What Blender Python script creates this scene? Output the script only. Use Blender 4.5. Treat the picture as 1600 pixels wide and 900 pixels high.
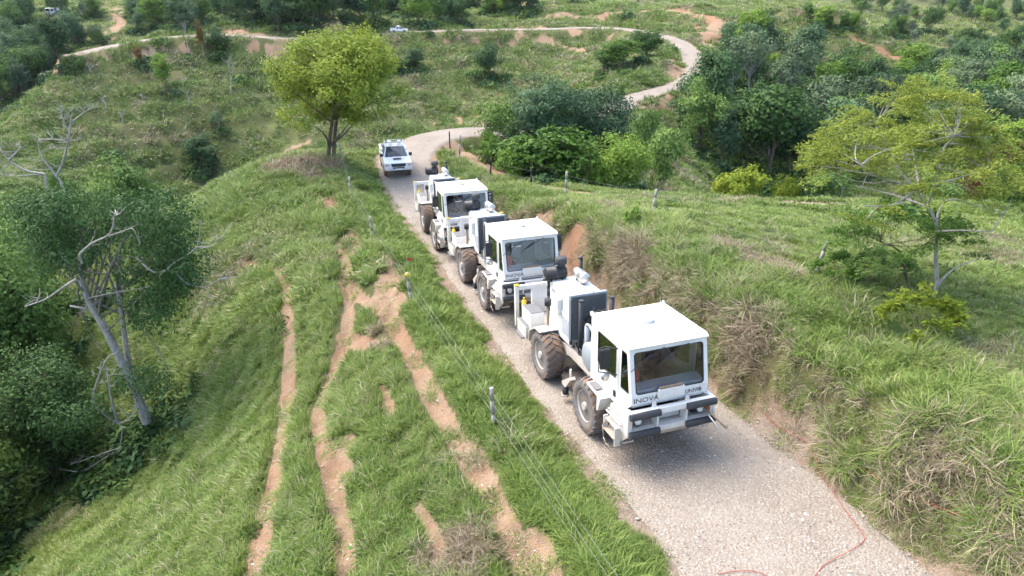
import bpy, bmesh, math, random
import numpy as np
from mathutils import Vector, Matrix, Euler

for _o in list(bpy.data.objects):
    bpy.data.objects.remove(_o)
scene = bpy.context.scene
COL = scene.collection
R = math.radians
rng = np.random.default_rng(11)
random.seed(5)

# ---------------------------------------------------------------- camera, sky, sun, exposure
CAMZ = 10.2                       # a drone about ten metres above the road
FPX, PITCH = 1085.1, R(24.47)     # focal length in photo pixels (1600 wide), pitch below the horizontal
cam = bpy.data.cameras.new('camera')
cam.sensor_width = 36.0
cam.lens = 36.0 * FPX / 1600.0
cam.clip_start, cam.clip_end = 0.1, 4000.0
cam_o = bpy.data.objects.new('camera', cam)
COL.objects.link(cam_o)
cam_o.location = (0, 0, CAMZ)
cam_o.rotation_euler = (math.pi / 2 - PITCH, 0, 0)
scene.camera = cam_o

SUN_EL, SUN_AZ = R(58), R(-62)    # azimuth from +Y towards +X: high, from the left and a little behind the trucks
world = bpy.data.worlds.new('World')
scene.world = world
world.use_nodes = True
wn = world.node_tree.nodes
sky = wn.new('ShaderNodeTexSky')
sky.sky_type = 'NISHITA'
sky.sun_disc = False
sky.sun_elevation = SUN_EL
sky.sun_rotation = SUN_AZ
sky.air_density, sky.dust_density, sky.ozone_density = 1.0, 3.5, 1.0
wn['Background'].inputs['Strength'].default_value = 0.15
world.node_tree.links.new(sky.outputs['Color'], wn['Background'].inputs['Color'])
sun = bpy.data.lights.new('sun', 'SUN')
sun.energy, sun.angle, sun.color = 0.95, R(40), (1.0, 0.92, 0.82)
sun_o = bpy.data.objects.new('sun', sun)
COL.objects.link(sun_o)
_sd = Vector((math.cos(SUN_EL) * math.sin(SUN_AZ), math.cos(SUN_EL) * math.cos(SUN_AZ), math.sin(SUN_EL)))
sun_o.rotation_euler = _sd.to_track_quat('Z', 'Y').to_euler()
scene.view_settings.view_transform = 'Standard'
scene.view_settings.look = 'None'
scene.view_settings.gamma = 1.0
scene.view_settings.use_curve_mapping = False
scene.view_settings.exposure = 1.92
scene.cycles.max_bounces = 3
scene.cycles.diffuse_bounces = 2
scene.cycles.use_adaptive_sampling = True
scene.cycles.adaptive_threshold = 0.03
scene.cycles.transparent_max_bounces = 8
scene.cycles.use_denoising = True

# ---------------------------------------------------------------- small helpers
def tag(o, label=None, cat=None, group=None, kind=None):
    if label: o['label'] = label
    if cat: o['category'] = cat
    if group: o['group'] = group
    if kind: o['kind'] = kind
    return o

def mesh_np(name, verts, faces_idx, face_sizes, mat=None, smooth=False, attrs=None, mat_idx=None):
    """mesh from numpy arrays; attrs: {name: per-vertex floats or colours}"""
    m = bpy.data.meshes.new(name)
    v = np.asarray(verts, dtype=np.float32)
    fi = np.asarray(faces_idx, dtype=np.int32).ravel()
    fs = np.asarray(face_sizes, dtype=np.int32)
    m.vertices.add(len(v)); m.vertices.foreach_set('co', v.ravel())
    m.loops.add(len(fi)); m.loops.foreach_set('vertex_index', fi)
    m.polygons.add(len(fs))
    st = np.zeros(len(fs), np.int32); st[1:] = np.cumsum(fs)[:-1]
    m.polygons.foreach_set('loop_start', st)
    if smooth: m.polygons.foreach_set('use_smooth', np.ones(len(fs), bool))
    for k, a in (attrs or {}).items():
        a = np.asarray(a, dtype=np.float32)
        if a.ndim == 1:
            at = m.attributes.new(k, 'FLOAT', 'POINT'); at.data.foreach_set('value', a)
        elif a.shape[1] == 3:
            at = m.attributes.new(k, 'FLOAT_VECTOR', 'POINT'); at.data.foreach_set('vector', a.ravel())
        else:
            at = m.attributes.new(k, 'FLOAT_COLOR', 'POINT'); at.data.foreach_set('color', a.ravel())
    if mat is not None:
        for mm in (mat if isinstance(mat, (list, tuple)) else [mat]): m.materials.append(mm)
    if mat_idx is not None: m.polygons.foreach_set('material_index', np.asarray(mat_idx, dtype=np.int32))
    m.update(calc_edges=True)
    m.validate()
    return m

def link(name, data, parent=None, loc=None, rot=None):
    o = bpy.data.objects.new(name, data)
    COL.objects.link(o)
    if parent is not None: o.parent = parent
    if loc is not None: o.location = loc
    if rot is not None: o.rotation_euler = rot
    return o

def smooth01(a, b, x):
    t = np.clip((x - a) / (b - a), 0, 1)
    return t * t * (3 - 2 * t)

def _hash(ix, iy, seed):
    h = (ix.astype(np.int64) * 374761393 + iy.astype(np.int64) * 668265263 + seed * 974634777) & 0xffffffff
    h = ((h ^ (h >> 13)) * 1274126177) & 0xffffffff
    return ((h ^ (h >> 16)) & 0xffff) / 65535.0

def vnoise(x, y, seed=0):
    x = np.asarray(x, float); y = np.asarray(y, float)
    ix, iy = np.floor(x), np.floor(y)
    fx, fy = x - ix, y - iy
    fx = fx * fx * (3 - 2 * fx); fy = fy * fy * (3 - 2 * fy)
    a, b = _hash(ix, iy, seed), _hash(ix + 1, iy, seed)
    c, d = _hash(ix, iy + 1, seed), _hash(ix + 1, iy + 1, seed)
    return (a * (1 - fx) + b * fx) * (1 - fy) + (c * (1 - fx) + d * fx) * fy

def fbm(x, y, s, octv=4, seed=0):
    r, amp, tot = 0, 1.0, 0
    for k in range(octv):
        r = r + amp * (vnoise(np.asarray(x) / s * 2 ** k + 17.3 * k, np.asarray(y) / s * 2 ** k - 9.1 * k, seed + k) - .5)
        tot += amp; amp *= .5
    return r / tot * 2          # about -1 .. 1

# ---------------------------------------------------------------- terrain
SP, CP = math.sin(PITCH), math.cos(PITCH)
def ray(u, v):
    """world direction (forward part = 1) of a photo pixel: used to estimate where things stand"""
    a = (v - 450.0) / FPX
    yd = CP - a * SP
    return (u - 800.0) / FPX / yd, -(SP + a * CP) / yd
def at(u, v, Y):
    dx, dz = ray(u, v)
    return (dx * Y, Y, CAMZ + dz * Y)

# road centreline: x, y, z relative to the camera height
ROAD = np.array([(11.6, -14, -9.3), (8.2, 0, -9.7), (5.3, 9.3, -9.9), (3.45, 14.75, -10.33), (1.9, 19, -10.63), (0.1, 24.2, -10.98), (-2.2, 31.2, -11.62),
    (-4.9, 38.5, -11.9), (-7.2, 46, -12.05), (-7.6, 51, -12.1), (-6.2, 55.5, -12.0), (-2.6, 58.8, -12.2), (3.5, 62, -13.0), (9, 72, -14.8), (12, 88, -16.6), (16.5, 105, -17.6),
    (21, 113, -17.7), (28, 121, -17.5), (33.5, 131, -17.0), (36.2, 143, -16.7), (38.6, 158, -16.0), (40, 175, -15.4), (38, 191, -14.9), (30.5, 205, -14.3), (20, 211, -14.4), (9.5, 211, -14.8),
    (-10, 210, -14.9), (-24, 208, -15.2), (-36, 206, -15.8), (-47, 198, -15.9), (-58, 188, -15.4), (-72, 184, -14.2), (-85, 180, -14.6), (-94, 173, -15.8), (-99, 165, -17.0)], float)
ROAD[:, 2] += CAMZ
def catmull(P, n=10):
    P = np.asarray(P, float)
    Q = np.vstack([2 * P[0] - P[1], P, 2 * P[-1] - P[-2]])
    out = []
    for i in range(1, len(Q) - 2):
        t = np.linspace(0, 1, n, endpoint=False)[:, None]
        a, b, c, d = Q[i - 1], Q[i], Q[i + 1], Q[i + 2]
        out.append(.5 * (2 * b + (c - a) * t + (2 * a - 5 * b + 4 * c - d) * t ** 2 + (3 * b - a - 3 * c + d) * t ** 3))
    out.append(P[-1:])
    return np.vstack(out)
ROADS = catmull(ROAD, 8)
def road_hw(y): return np.interp(y, [0, 14, 25, 40, 60, 110, 220], [2.15, 2.3, 2.2, 1.9, 1.8, 2.2, 2.4])

def poly_dist(x, y, P):
    """distance to a polyline, signed side (positive = right of its direction), z along it"""
    x = np.asarray(x, float).ravel(); y = np.asarray(y, float).ravel()
    best = np.full(x.shape, 1e9); side = np.zeros(x.shape); zz = np.zeros(x.shape); yy = np.zeros(x.shape)
    for i in range(len(P) - 1):
        ax, ay = P[i][0], P[i][1]; bx, by = P[i + 1][0], P[i + 1][1]
        dx, dy = bx - ax, by - ay; L2 = dx * dx + dy * dy + 1e-9
        t = np.clip(((x - ax) * dx + (y - ay) * dy) / L2, 0, 1)
        ex, ey = x - ax - t * dx, y - ay - t * dy
        d = np.hypot(ex, ey)
        k = d < best
        best[k] = d[k]; side[k] = np.sign(ex * dy - ey * dx)[k]
        if len(P[i]) > 2: zz[k] = (P[i][2] + t * (P[i + 1][2] - P[i][2]))[k]
        yy[k] = (ay + t * dy)[k]
    return best, side, zz, yy

_c = []
def W(*pts):                       # x, y, z relative to camera height
    for p in pts: _c.append((p[0], p[1], p[2] + CAMZ))
def S(*pts):                       # photo pixel and forward distance
    for u, v, Y in pts: _c.append(at(u, v, Y))
# left of the road: berm with the fence, then the grazed slope falling to the gully
W((-.2, 13.8, -10.2), (-3.5, 22.2, -10.75), (-6.2, 29.6, -11.35), (-8.8, 36.9, -11.6), (-10.9, 43.5, -11.15), (-11.9, 44.8, -10.95), (1.2, 9.3, -9.95), (4, 0, -9.8))
W((0.1, 10.1, -10.5), (-2.3, 10.4, -11.2), (-5.5, 11.4, -12.2), (-9, 13, -14.0), (-14.6, 15.8, -17.2), (-4.6, 15.2, -11.6), (-6, 15.8, -12.2), (-9.8, 19.3, -14.8), (-13.5, 22, -17.6))
W((-5.7, 22.3, -11.5), (-8.3, 23.4, -12.4), (-12, 26.4, -14.2), (-16, 28, -16.8), (-10, 28, -12.6), (-8.2, 30, -11.8), (-13, 33.9, -12.6), (-17, 33, -14.2), (-21, 38.5, -13.9), (-18.5, 42, -12.3), (-15.5, 46.2, -11.5))
W((-20, 56, -20), (-13, 55, -15.2), (-24, 49, -17.5), (-16, 51, -13.8), (-14, 65, -21.5), (-20, 75, -31), (-40, 60, -30), (-30, 45, -18.5), (-26, 36, -19.5), (-40, 35, -27), (-30, 20, -25), (-20, 10, -20), (-45, 10, -30), (-22, 27, -21.5), (-10, 0, -15), (-20, -12, -20), (0, -8, -10.4))
# right of the road: cut bank and the pasture above it
W((8.5, 12, -8.0), (10.4, 6, -7.8), (6.2, 19, -8.2), (4.5, 24, -8.65), (3.0, 29, -9.5), (1.5, 34, -10.65), (-1, 40, -11.4), (14, 12, -7.6), (12, 20, -8.1), (18, 20, -8.5), (20, 28, -9.6), (11, 28, -9.4), (8, 34, -10.3), (16, 34, -10.5),
  (25, 34, -10.9), (30, 22, -9.5), (25, 12, -8.3), (36, 30, -12), (14, 0, -7.8), (16, -12, -7.5), (35, 0, -8), (2.4, 37, -10.9), (-3.5, 45, -11.9), (-2.5, 52, -12.3))
W((5, 43, -12.6), (12, 42, -13.5), (22, 44, -15), (36, 45, -17.5), (15, 55, -19), (30, 60, -24), (5, 52, -14.5), (1, 50, -12.6), (28, 80, -29), (50, 80, -31), (60, 60, -28), (70, 80, -30), (60, 40, -21), (60, 20, -14))
# bowl behind the road
W((-4, 68, -18.5), (-14, 90, -37), (5, 86, -22), (-5, 104, -38), (3, 75, -17), (15, 72, -16.5), (18, 88, -18.2), (22, 102, -19.5), (-45, 98, -40), (-60, 80, -38), (-25, 120, -43))
# ground drops again behind the left spur
W((-122, 140, -40), (-124, 160, -40), (-113, 172, -33), (-130, 185, -36))
S((150, 82, 166), (100, 112, 156), (50, 150, 144), (0, 190, 132), (-60, 235, 119))
S((330, 285, 138), (480, 250, 140), (700, 180, 158), (800, 170, 152), (600, 180, 156), (600, 100, 186), (800, 100, 186), (700, 62, 203), (450, 150, 165), (250, 200, 145), (200, 120, 160), (100, 200, 136), (100, 255, 122),
  (900, 90, 186), (950, 125, 150), (30, 285, 105), (330, 100, 174), (130, 95, 162), (330, 160, 156), (450, 90, 180), (900, 150, 130))
# left beyond the spur
S((20, 150, 185), (60, 100, 215), (100, 45, 240), (250, 25, 262), (400, 15, 290), (30, 10, 300), (500, 20, 285), (700, 12, 280), (620, 38, 222), (-80, 120, 200), (-80, 220, 150), (180, 40, 240), (150, 62, 222))
# right gully and slopes
S((1213, 262, 118), (1080, 205, 122), (1375, 168, 150), (1290, 100, 168), (1300, 30, 190), (1420, 104, 168), (1200, 60, 184), (1120, 60, 182), (1500, 255, 98), (1640, 250, 88), (1550, 185, 128), (1600, 130, 170), (1500, 110, 245), (1600, 75, 300),
  (1560, 40, 360), (1460, 12, 400), (1300, 4, 200), (1340, 20, 196), (1100, 4, 226), (1000, 8, 230), (880, 12, 236), (1180, 150, 148), (1300, 190, 132), (1150, 100, 168), (1450, 60, 290), (1530, 65, 300), (1600, 10, 460))
W((112, 215, -30), (95, 235, -26), (130, 190, -32))
W((-400, 450, -14), (-200, 430, -12), (0, 420, -8), (200, 460, -14), (420, 450, -10), (-500, 200, -30), (500, 200, -24), (-200, 150, -33), (220, 150, -26), (-120, 60, -34), (150, 40, -25), (-600, 900, 25), (0, 900, 30), (600, 900, 30), (-1200, 1500, 80), (0, 1500, 80), (1200, 1500, 80), (-80, -12, -30), (90, -12, -12),
  (-1000, 700, 10), (1000, 700, 10), (0, 620, 2), (300, 620, 0), (-300, 620, 2))
for _r in ROAD:                    # the upper road lies on the hill
    if _r[1] > 66: _c.append(tuple(_r))
_c = np.array(_c)
_CC = 3.0
_n = len(_c)
_D = -np.sqrt((_c[:, None, 0] - _c[None, :, 0]) ** 2 + (_c[:, None, 1] - _c[None, :, 1]) ** 2 + _CC ** 2)
_A = np.zeros((_n + 3, _n + 3)); _A[:_n, :_n] = _D + 0.2 * np.eye(_n)
_A[:_n, _n] = 1; _A[:_n, _n + 1:] = _c[:, :2]; _A[_n, :_n] = 1; _A[_n + 1:, :_n] = _c[:, :2].T
_w = np.linalg.solve(_A, np.concatenate([_c[:, 2], np.zeros(3)]))
def base_h(x, y):
    out = np.empty(x.shape)
    for s in range(0, len(x), 20000):
        xs, ys = x[s:s + 20000], y[s:s + 20000]
        d = -np.sqrt((xs[:, None] - _c[None, :, 0]) ** 2 + (ys[:, None] - _c[None, :, 1]) ** 2 + _CC ** 2)
        out[s:s + 20000] = d @ _w[:_n] + _w[_n] + _w[_n + 1] * xs + _w[_n + 2] * ys
    return out

TRACKS = []                        # (polyline xy, half width, depth)
def height(x, y, tracks=True, full=False):
    x = np.asarray(x, float).ravel(); y = np.asarray(y, float).ravel()
    h = base_h(x, y)
    d, side, rz, ry = poly_dist(x, y, ROADS)
    far = np.clip((y - 30) / 100, 0, 1)
    near = 1 - far
    h = h + fbm(x, y, 3.2, 4, 3) * .22 * (.35 + far) + fbm(x, y, 17, 3, 8) * (.25 + 1.1 * far) + fbm(x, y, 42, 2, 14) * 2.6 * np.clip((y - 75) / 60, 0, 1)
    # little terraces trodden by cattle across the steep bowl
    h = h + far * .45 * np.sin(h * 2.6 + fbm(x, y, 9, 2, 5) * 2.0)
    hw = road_hw(ry)
    # the bank right of the trucks is a steep cut, the left shoulder is gentle, far hairpins are cut into the hill
    bw = np.where(side > 0, 1.15, 2.6) + far * 3.0
    k = smooth01(0, 1, (d - hw + .1) / bw)
    h = rz - .03 * (1 - k) + (h - rz) * k
    lump = smooth01(.2, 1.2, d - hw) * near
    h = h + lump * fbm(x, y, .8, 3, 21) * .10
    face = (side > 0) * smooth01(.3, .8, d - hw) * (1 - smooth01(1.4, 2.4, d - hw)) * near
    h = h + face * (fbm(x, y, 1.1, 3, 23) * .30 + fbm(x, y, .45, 2, 27) * .12)
    if tracks:
        for P, w, dep in TRACKS:
            x0, x1 = P[:, 0].min() - 3, P[:, 0].max() + 3; y0, y1 = P[:, 1].min() - 3, P[:, 1].max() + 3
            m = (x > x0) & (x < x1) & (y > y0) & (y < y1)
            if not m.any(): continue
            dd = poly_dist(x[m], y[m], P)[0]
            h[m] -= dep * (1 - smooth01(w * .5, w * 1.6, dd)) * (1 + .7 * fbm(x[m], y[m], .5, 3, 87))
    if full: return h, d, side, ry
    return h

_TS = np.concatenate([np.arange(6, 60, .25), np.arange(60, 460, 1.0)])
def hit(uv):
    """where the line of sight through each photo pixel first meets the ground"""
    out = []
    for u, v in uv:
        dx, dz = ray(u, v)
        z = CAMZ + dz * _TS
        g = height(dx * _TS, _TS, tracks=False)
        below = np.nonzero(z < g)[0]
        if len(below) == 0 or below[0] == 0: out.append((dx * 200, 200.0, 0.0)); continue
        i = below[0]; a = z[i - 1] - g[i - 1]; b = g[i] - z[i]
        t = _TS[i - 1] + (_TS[i] - _TS[i - 1]) * a / (a + b)
        out.append((dx * t, t, CAMZ + dz * t))
    return np.array(out)

# bare cattle tracks and scars, traced on the ground
_px = [([(548, 358), (560, 382), (547, 410), (542, 440), (575, 468), (606, 492), (640, 545), (668, 598), (690, 642), (720, 692), (755, 745), (785, 800), (805, 850), (830, 905)], .25, .22),
       ([(612, 425), (604, 450), (614, 478)], .5, .10), ([(815, 855), (838, 890), (850, 930)], .42, .15),
       ([(528, 372), (540, 430), (545, 482), (535, 540), (512, 600), (497, 652), (508, 700), (520, 760), (535, 820), (541, 905)], .22, .20),
       ([(540, 690), (526, 716), (540, 740)], .26, .12), ([(540, 520), (575, 540)], .3, .1),
       ([(375, 408), (428, 420), (445, 440), (450, 500), (452, 560), (450, 620), (440, 680), (430, 740), (415, 800), (405, 860), (394, 905)], .22, .16),
       ([(648, 785), (678, 830), (690, 872)], .13, .1), ([(600, 600), (612, 655)], .12, .1), ([(512, 312), (520, 325)], .5, .05), ([(556, 298), (572, 300)], .35, .05),
       ([(455, 415), (470, 400)], .2, .1), ([(600, 395), (630, 440)], .25, .08),
       ([(708, 226), (735, 246), (790, 277), (850, 293), (910, 302)], .75, .05), ([(728, 236), (742, 250)], 1.5, .05),
       ([(668, 232), (676, 250), (682, 268)], .5, .03), ([(1215, 316), (1300, 318)], 1.3, .02),
       ([(890, 376), (902, 390), (908, 404)], .42, -.05), ([(840, 338), (862, 350)], .45, .05)]
for pl, w, dep in _px:
    P = hit(pl)[:, :2]
    TRACKS.append((catmull(P, 5) if len(P) > 2 else P, w, dep))
_far = [([(860, 24), (940, 24), (1000, 17), (1060, 20), (1110, 28), (1122, 48), (1112, 66)], 2.6, .2), ([(1335, 58), (1380, 84), (1420, 104), (1432, 130)], 2.2, .2), ([(440, 62), (400, 54), (352, 50)], 2.0, .1),
        ([(165, 2), (190, 24), (186, 46)], 3.0, .1), ([(108, 38), (150, 46), (186, 62)], 1.8, .1), ([(808, 57), (860, 66), (915, 79)], .7, .1), ([(815, 42), (880, 46), (905, 49)], 1.3, .1), ([(1085, 40), (1105, 70), (1130, 92)], .8, .1),
        ([(1045, 95), (1058, 115), (1055, 130)], 1.6, .1), ([(1000, 172), (1035, 165), (1048, 150)], .8, .1), ([(540, 160), (560, 168)], .6, .05), ([(155, 85), (165, 88)], 1.2, .05), ([(750, 180), (765, 190)], 1.2, .05),
        ([(676, 190), (680, 196)], .5, .05), ([(716, 183), (720, 196)], .7, .05), ([(1190, 42), (1210, 45)], 1.5, .05), ([(480, 225), (440, 250)], .9, .0), ([(1500, 40), (1535, 60)], 1.0, .0), ([(205, 318), (215, 320)], .4, .0), ([(760, 5), (800, 4), (860, 10)], 3, 0)]
FARTR = []
for pl, w, dep in _far:
    P = hit(pl)[:, :2]
    FARTR.append((P, w, dep))
def soil_mask(x, y):
    x = np.asarray(x, float).ravel(); y = np.asarray(y, float).ravel()
    s = np.zeros(x.shape)
    jag = fbm(x, y, .9, 3, 31)
    for (P, w, dep) in TRACKS + FARTR:
        x0, x1 = P[:, 0].min() - 6, P[:, 0].max() + 6; y0, y1 = P[:, 1].min() - 6, P[:, 1].max() + 6
        m = (x > x0) & (x < x1) & (y > y0) & (y < y1)
        if not m.any(): continue
        dd = poly_dist(x[m], y[m], P)[0]
        jj = jag[m] * w * .4 if w < 1.2 else (fbm(x[m], y[m], w * 1.1, 3, 35) * .95 + .15) * w
        v_ = 1 - smooth01(w * .75, w * 1.35, dd + jj)
        if w >= 1.2: v_ = v_ * (.45 + .75 * smooth01(-.25, .25, fbm(x[m], y[m], 2.4, 3, 39)))
        s[m] = np.maximum(s[m], v_)
    return s

# ---------------------------------------------------------------- materials
class NT:
    def __init__(self, name):
        self.m = bpy.data.materials.new(name); self.m.use_nodes = True
        self.t = self.m.node_tree; self.n = self.t.nodes; self.l = self.t.links
        self.b = self.n['Principled BSDF']; self.out = self.n['Material Output']
    def new(self, typ, **kw):
        n = self.n.new('ShaderNode' + typ)
        for k, v in kw.items(): setattr(n, k, v)
        return n
    def link(self, a, b): self.l.new(a, b)
    def coord(self, scale=1.0, kind='Object'):
        c = self.new('TexCoord'); mp = self.new('Mapping'); mp.inputs['Scale'].default_value = (scale,) * 3 if not isinstance(scale, tuple) else scale
        self.link(c.outputs[kind], mp.inputs['Vector']); return mp.outputs['Vector']
    def noise(self, scale, detail=4, rough=.6, vec=None):
        n = self.new('TexNoise'); n.inputs['Scale'].default_value = scale; n.inputs['Detail'].default_value = detail; n.inputs['Roughness'].default_value = rough
        if vec is not None: self.link(vec, n.inputs['Vector'])
        return n.outputs['Fac']
    def ramp(self, fac, stops):
        r = self.new('ValToRGB'); e = r.color_ramp.elements
        while len(e) < len(stops): e.new(.5)
        for el, (p, c) in zip(e, stops): el.position = p; el.color = (*c, 1) if len(c) == 3 else c
        self.link(fac, r.inputs['Fac']); return r.outputs['Color']
    def mix(self, fac, a, b, typ='MIX'):
        n = self.new('Mix', data_type='RGBA', blend_type=typ); n.clamp_result = False
        for s, v in ((n.inputs[0], fac), (n.inputs[6], a), (n.inputs[7], b)):
            if hasattr(v, 'is_linked'): self.link(v, s)
            elif isinstance(v, (int, float)): s.default_value = v
            else: s.default_value = (*v, 1)
        return n.outputs[2]
    def math(self, op, a, b=None):
        n = self.new('Math', operation=op)
        for s, v in ((n.inputs[0], a), (n.inputs[1], b)):
            if v is None: continue
            if hasattr(v, 'is_linked'): self.link(v, s)
            else: s.default_value = v
        return n.outputs[0]
    def attr(self, name, typ='GEOMETRY', out='Fac'):
        a = self.new('Attribute'); a.attribute_name = name; a.attribute_type = typ; return a.outputs[out]
    def bump(self, h, dist=.05, strength=1.0):
        b = self.new('Bump'); b.inputs['Distance'].default_value = dist; b.inputs['Strength'].default_value = strength
        self.link(h, b.inputs['Height']); self.link(b.outputs['Normal'], self.b.inputs['Normal'])
    def col(self, c):
        if hasattr(c, 'is_linked'): self.link(c, self.b.inputs['Base Color'])
        else: self.b.inputs['Base Color'].default_value = (*c, 1)
    def set(self, rough=.8, metal=0.0, spec=None):
        self.b.inputs['Roughness'].default_value = rough; self.b.inputs['Metallic'].default_value = metal
        if spec is not None: self.b.inputs['Specular IOR Level'].default_value = spec
        return self

def paint(name, c, rough=.45, metal=0.0, dirt=.0, dirtc=(.30, .23, .16), scale=3.0, spec=.5, bump=0, low=0):
    t = NT(name); t.set(rough, metal, spec)
    if dirt > 0:
        v = t.coord(1.0)
        f = t.ramp(t.noise(scale, 6, .65, v), [(.42, (0, 0, 0)), (.75, (dirt,) * 3)])
        f2 = t.ramp(t.noise(scale * 9, 3, .6, v), [(.3, (.25, .25, .25)), (.7, (1, 1, 1))])
        f = t.mix(1.0, f, f2, 'MULTIPLY')
        if low:
            sx = t.new('SeparateXYZ'); t.link(v, sx.inputs[0])
            g = t.ramp(t.math('MULTIPLY', t.math('ADD', sx.outputs['Z'], t.math('MULTIPLY', t.noise(5, 4, .7, v), 1.1)), .4), [(.50, (low,) * 3), (.86, (0, 0, 0))])
            f = t.mix(1.0, f, g, 'LIGHTEN')
        t.col(t.mix(f, c, dirtc))
        if bump: t.bump(t.noise(scale * 14, 4, .6, v), bump)
    else: t.col(c)
    return t.m

def ground_material():
    t = NT('ground_cover'); t.set(.95, 0, .15)
    v = t.coord(1.0)
    soil, dry, wood = t.attr('soil'), t.attr('dry'), t.attr('wood')
    n1 = t.attr('broad'); n2 = t.noise(3.0, 3, .7, v); n3 = t.noise(22, 2, .7, v)
    g = t.ramp(n1, [(.3, (.060, .085, .024)), (.5, (.090, .125, .034)), (.7, (.135, .160, .052))])
    g = t.mix(t.ramp(n2, [(.35, (0, 0, 0)), (.75, (.75,) * 3)]), g, (.115, .105, .045))
    g = t.mix(t.ramp(n3, [(.3, (.6,) * 3), (.6, (0, 0, 0))]), g, (.022, .034, .011))
    g = t.mix(t.math('MULTIPLY', dry, .6), g, (.17, .135, .075))
    s = t.ramp(n2, [(.25, (.215, .140, .084)), (.5, (.290, .200, .128)), (.8, (.36, .265, .185))])
    s = t.mix(t.ramp(n3, [(.4, (.55,) * 3), (.62, (0, 0, 0))]), s, (0.259, 0.173, 0.108))
    peb = t.new('TexVoronoi'); peb.inputs['Scale'].default_value = 14; t.link(v, peb.inputs['Vector'])
    s = t.mix(t.ramp(peb.outputs['Distance'], [(.10, (.55,) * 3), (.2, (0, 0, 0))]), s, (0.396, 0.346, 0.288))
    red = t.ramp(t.attr('red'), [(.1, (0, 0, 0)), (.9, (.40,) * 3)])
    s = t.mix(red, s, (0.238, 0.079, 0.036))
    edge = t.math('ADD', soil, t.math('MULTIPLY', t.math('SUBTRACT', n3, .5), .9))
    k = t.ramp(edge, [(.35, (0, 0, 0)), (.6, (1, 1, 1))])
    gr = t.ramp(n2, [(.3, (.19, .15, .115)), (.6, (.26, .215, .17))])
    s = t.mix(t.attr('gravel'), s, t.mix(t.ramp(peb.outputs['Distance'], [(.12, (.6,) * 3), (.22, (0, 0, 0))]), gr, (.36, .32, .27)))
    c = t.mix(k, g, s)
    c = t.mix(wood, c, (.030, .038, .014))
    t.col(c)
    t.bump(n3, .07, .9)
    return t.m

def road_material():
    t = NT('gravel_road'); t.set(.95, 0, .2)
    v = t.coord(1.0)
    n1 = t.noise(.5, 2, .6, v); n2 = t.noise(5, 3, .7, v)
    c = t.ramp(n1, [(.3, (0.215, 0.179, 0.144)), (.5, (0.252, 0.220, 0.180)), (.7, (0.291, 0.261, 0.220))])
    c = t.mix(t.ramp(n2, [(.35, (.5,) * 3), (.6, (0, 0, 0))]), c, (0.197, 0.157, 0.121))
    vo = t.new('TexVoronoi'); vo.inputs['Scale'].default_value = 17; t.link(v, vo.inputs['Vector'])
    vo2 = t.new('TexVoronoi'); vo2.inputs['Scale'].default_value = 34; t.link(v, vo2.inputs['Vector'])
    st = t.ramp(vo.outputs['Color'], [(0, (0.139, 0.126, 0.108)), (.45, (0.259, 0.227, 0.185)), (.75, (0.366, 0.340, 0.287)), (1, (0.488, 0.468, 0.408))])
    st2 = t.ramp(vo2.outputs['Color'], [(0, (0.175, 0.153, 0.129)), (.5, (0.275, 0.242, 0.199)), (1, (0.428, 0.401, 0.350))])
    c = t.mix(t.ramp(vo2.outputs['Distance'], [(.3, (.75,) * 3), (.55, (0, 0, 0))]), c, st2)
    c = t.mix(t.ramp(vo.outputs['Distance'], [(.25, (.8,) * 3), (.42, (0, 0, 0))]), c, st)
    # far stretches are the worn, paler wheel-packed clay
    t.col(c)
    h = t.math('SUBTRACT', 1.0, vo.outputs['Distance'])
    t.bump(h, .03, .8)
    return t.m

def leaf_material(name, c_dark, c_mid, c_light, trans=.25, rough=.65, inst=False, spec=.18):
    """leaf colour from a per-leaf value; 'tip' leaves are the young paler ones"""
    t = NT(name); t.set(rough, 0, spec)
    lv = t.attr('lv')
    oi = t.new('ObjectInfo')
    r = t.ramp(lv, [(0, c_dark), (.5, c_mid), (1, c_light)])
    hs = t.new('HueSaturation')
    t.link(r, hs.inputs['Color'])
    t.link(t.math('SUBTRACT', .512, t.math('MULTIPLY', oi.outputs['Random'], .035)), hs.inputs['Hue'])
    t.link(t.math('ADD', .62, t.math('MULTIPLY', oi.outputs['Random'], .78)), hs.inputs['Value'])
    c = hs.outputs['Color']
    t.col(c)
    tr = t.new('BsdfTranslucent'); mx = t.new('MixShader'); mx.inputs[0].default_value = trans
    t.link(c, tr.inputs['Color'])
    t.link(t.b.outputs[0], mx.inputs[1]); t.link(tr.outputs[0], mx.inputs[2]); t.link(mx.outputs[0], t.out.inputs['Surface'])
    return t.m

def grass_material():
    t = NT('grass_blades'); t.set(.55, 0, .3)
    lv = t.attr('lv'); dry = t.attr('dry', 'INSTANCER'); tint = t.attr('tint', 'INSTANCER')
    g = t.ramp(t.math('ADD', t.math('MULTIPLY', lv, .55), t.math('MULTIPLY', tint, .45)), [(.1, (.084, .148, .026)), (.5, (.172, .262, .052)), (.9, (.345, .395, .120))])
    d = t.ramp(lv, [(.1, (.17, .125, .080)), (.6, (.33, .27, .175)), (1, (.50, .44, .32))])
    f = t.ramp(t.math('ADD', dry, t.math('MULTIPLY', t.math('SUBTRACT', lv, .5), .7)), [(.42, (0, 0, 0)), (.62, (1, 1, 1))])
    c = t.mix(f, g, d)
    t.col(c)
    tr = t.new('BsdfTranslucent'); mx = t.new('MixShader'); mx.inputs[0].default_value = .3
    t.link(c, tr.inputs['Color'])
    t.link(t.b.outputs[0], mx.inputs[1]); t.link(tr.outputs[0], mx.inputs[2]); t.link(mx.outputs[0], t.out.inputs['Surface'])
    return t.m

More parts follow.
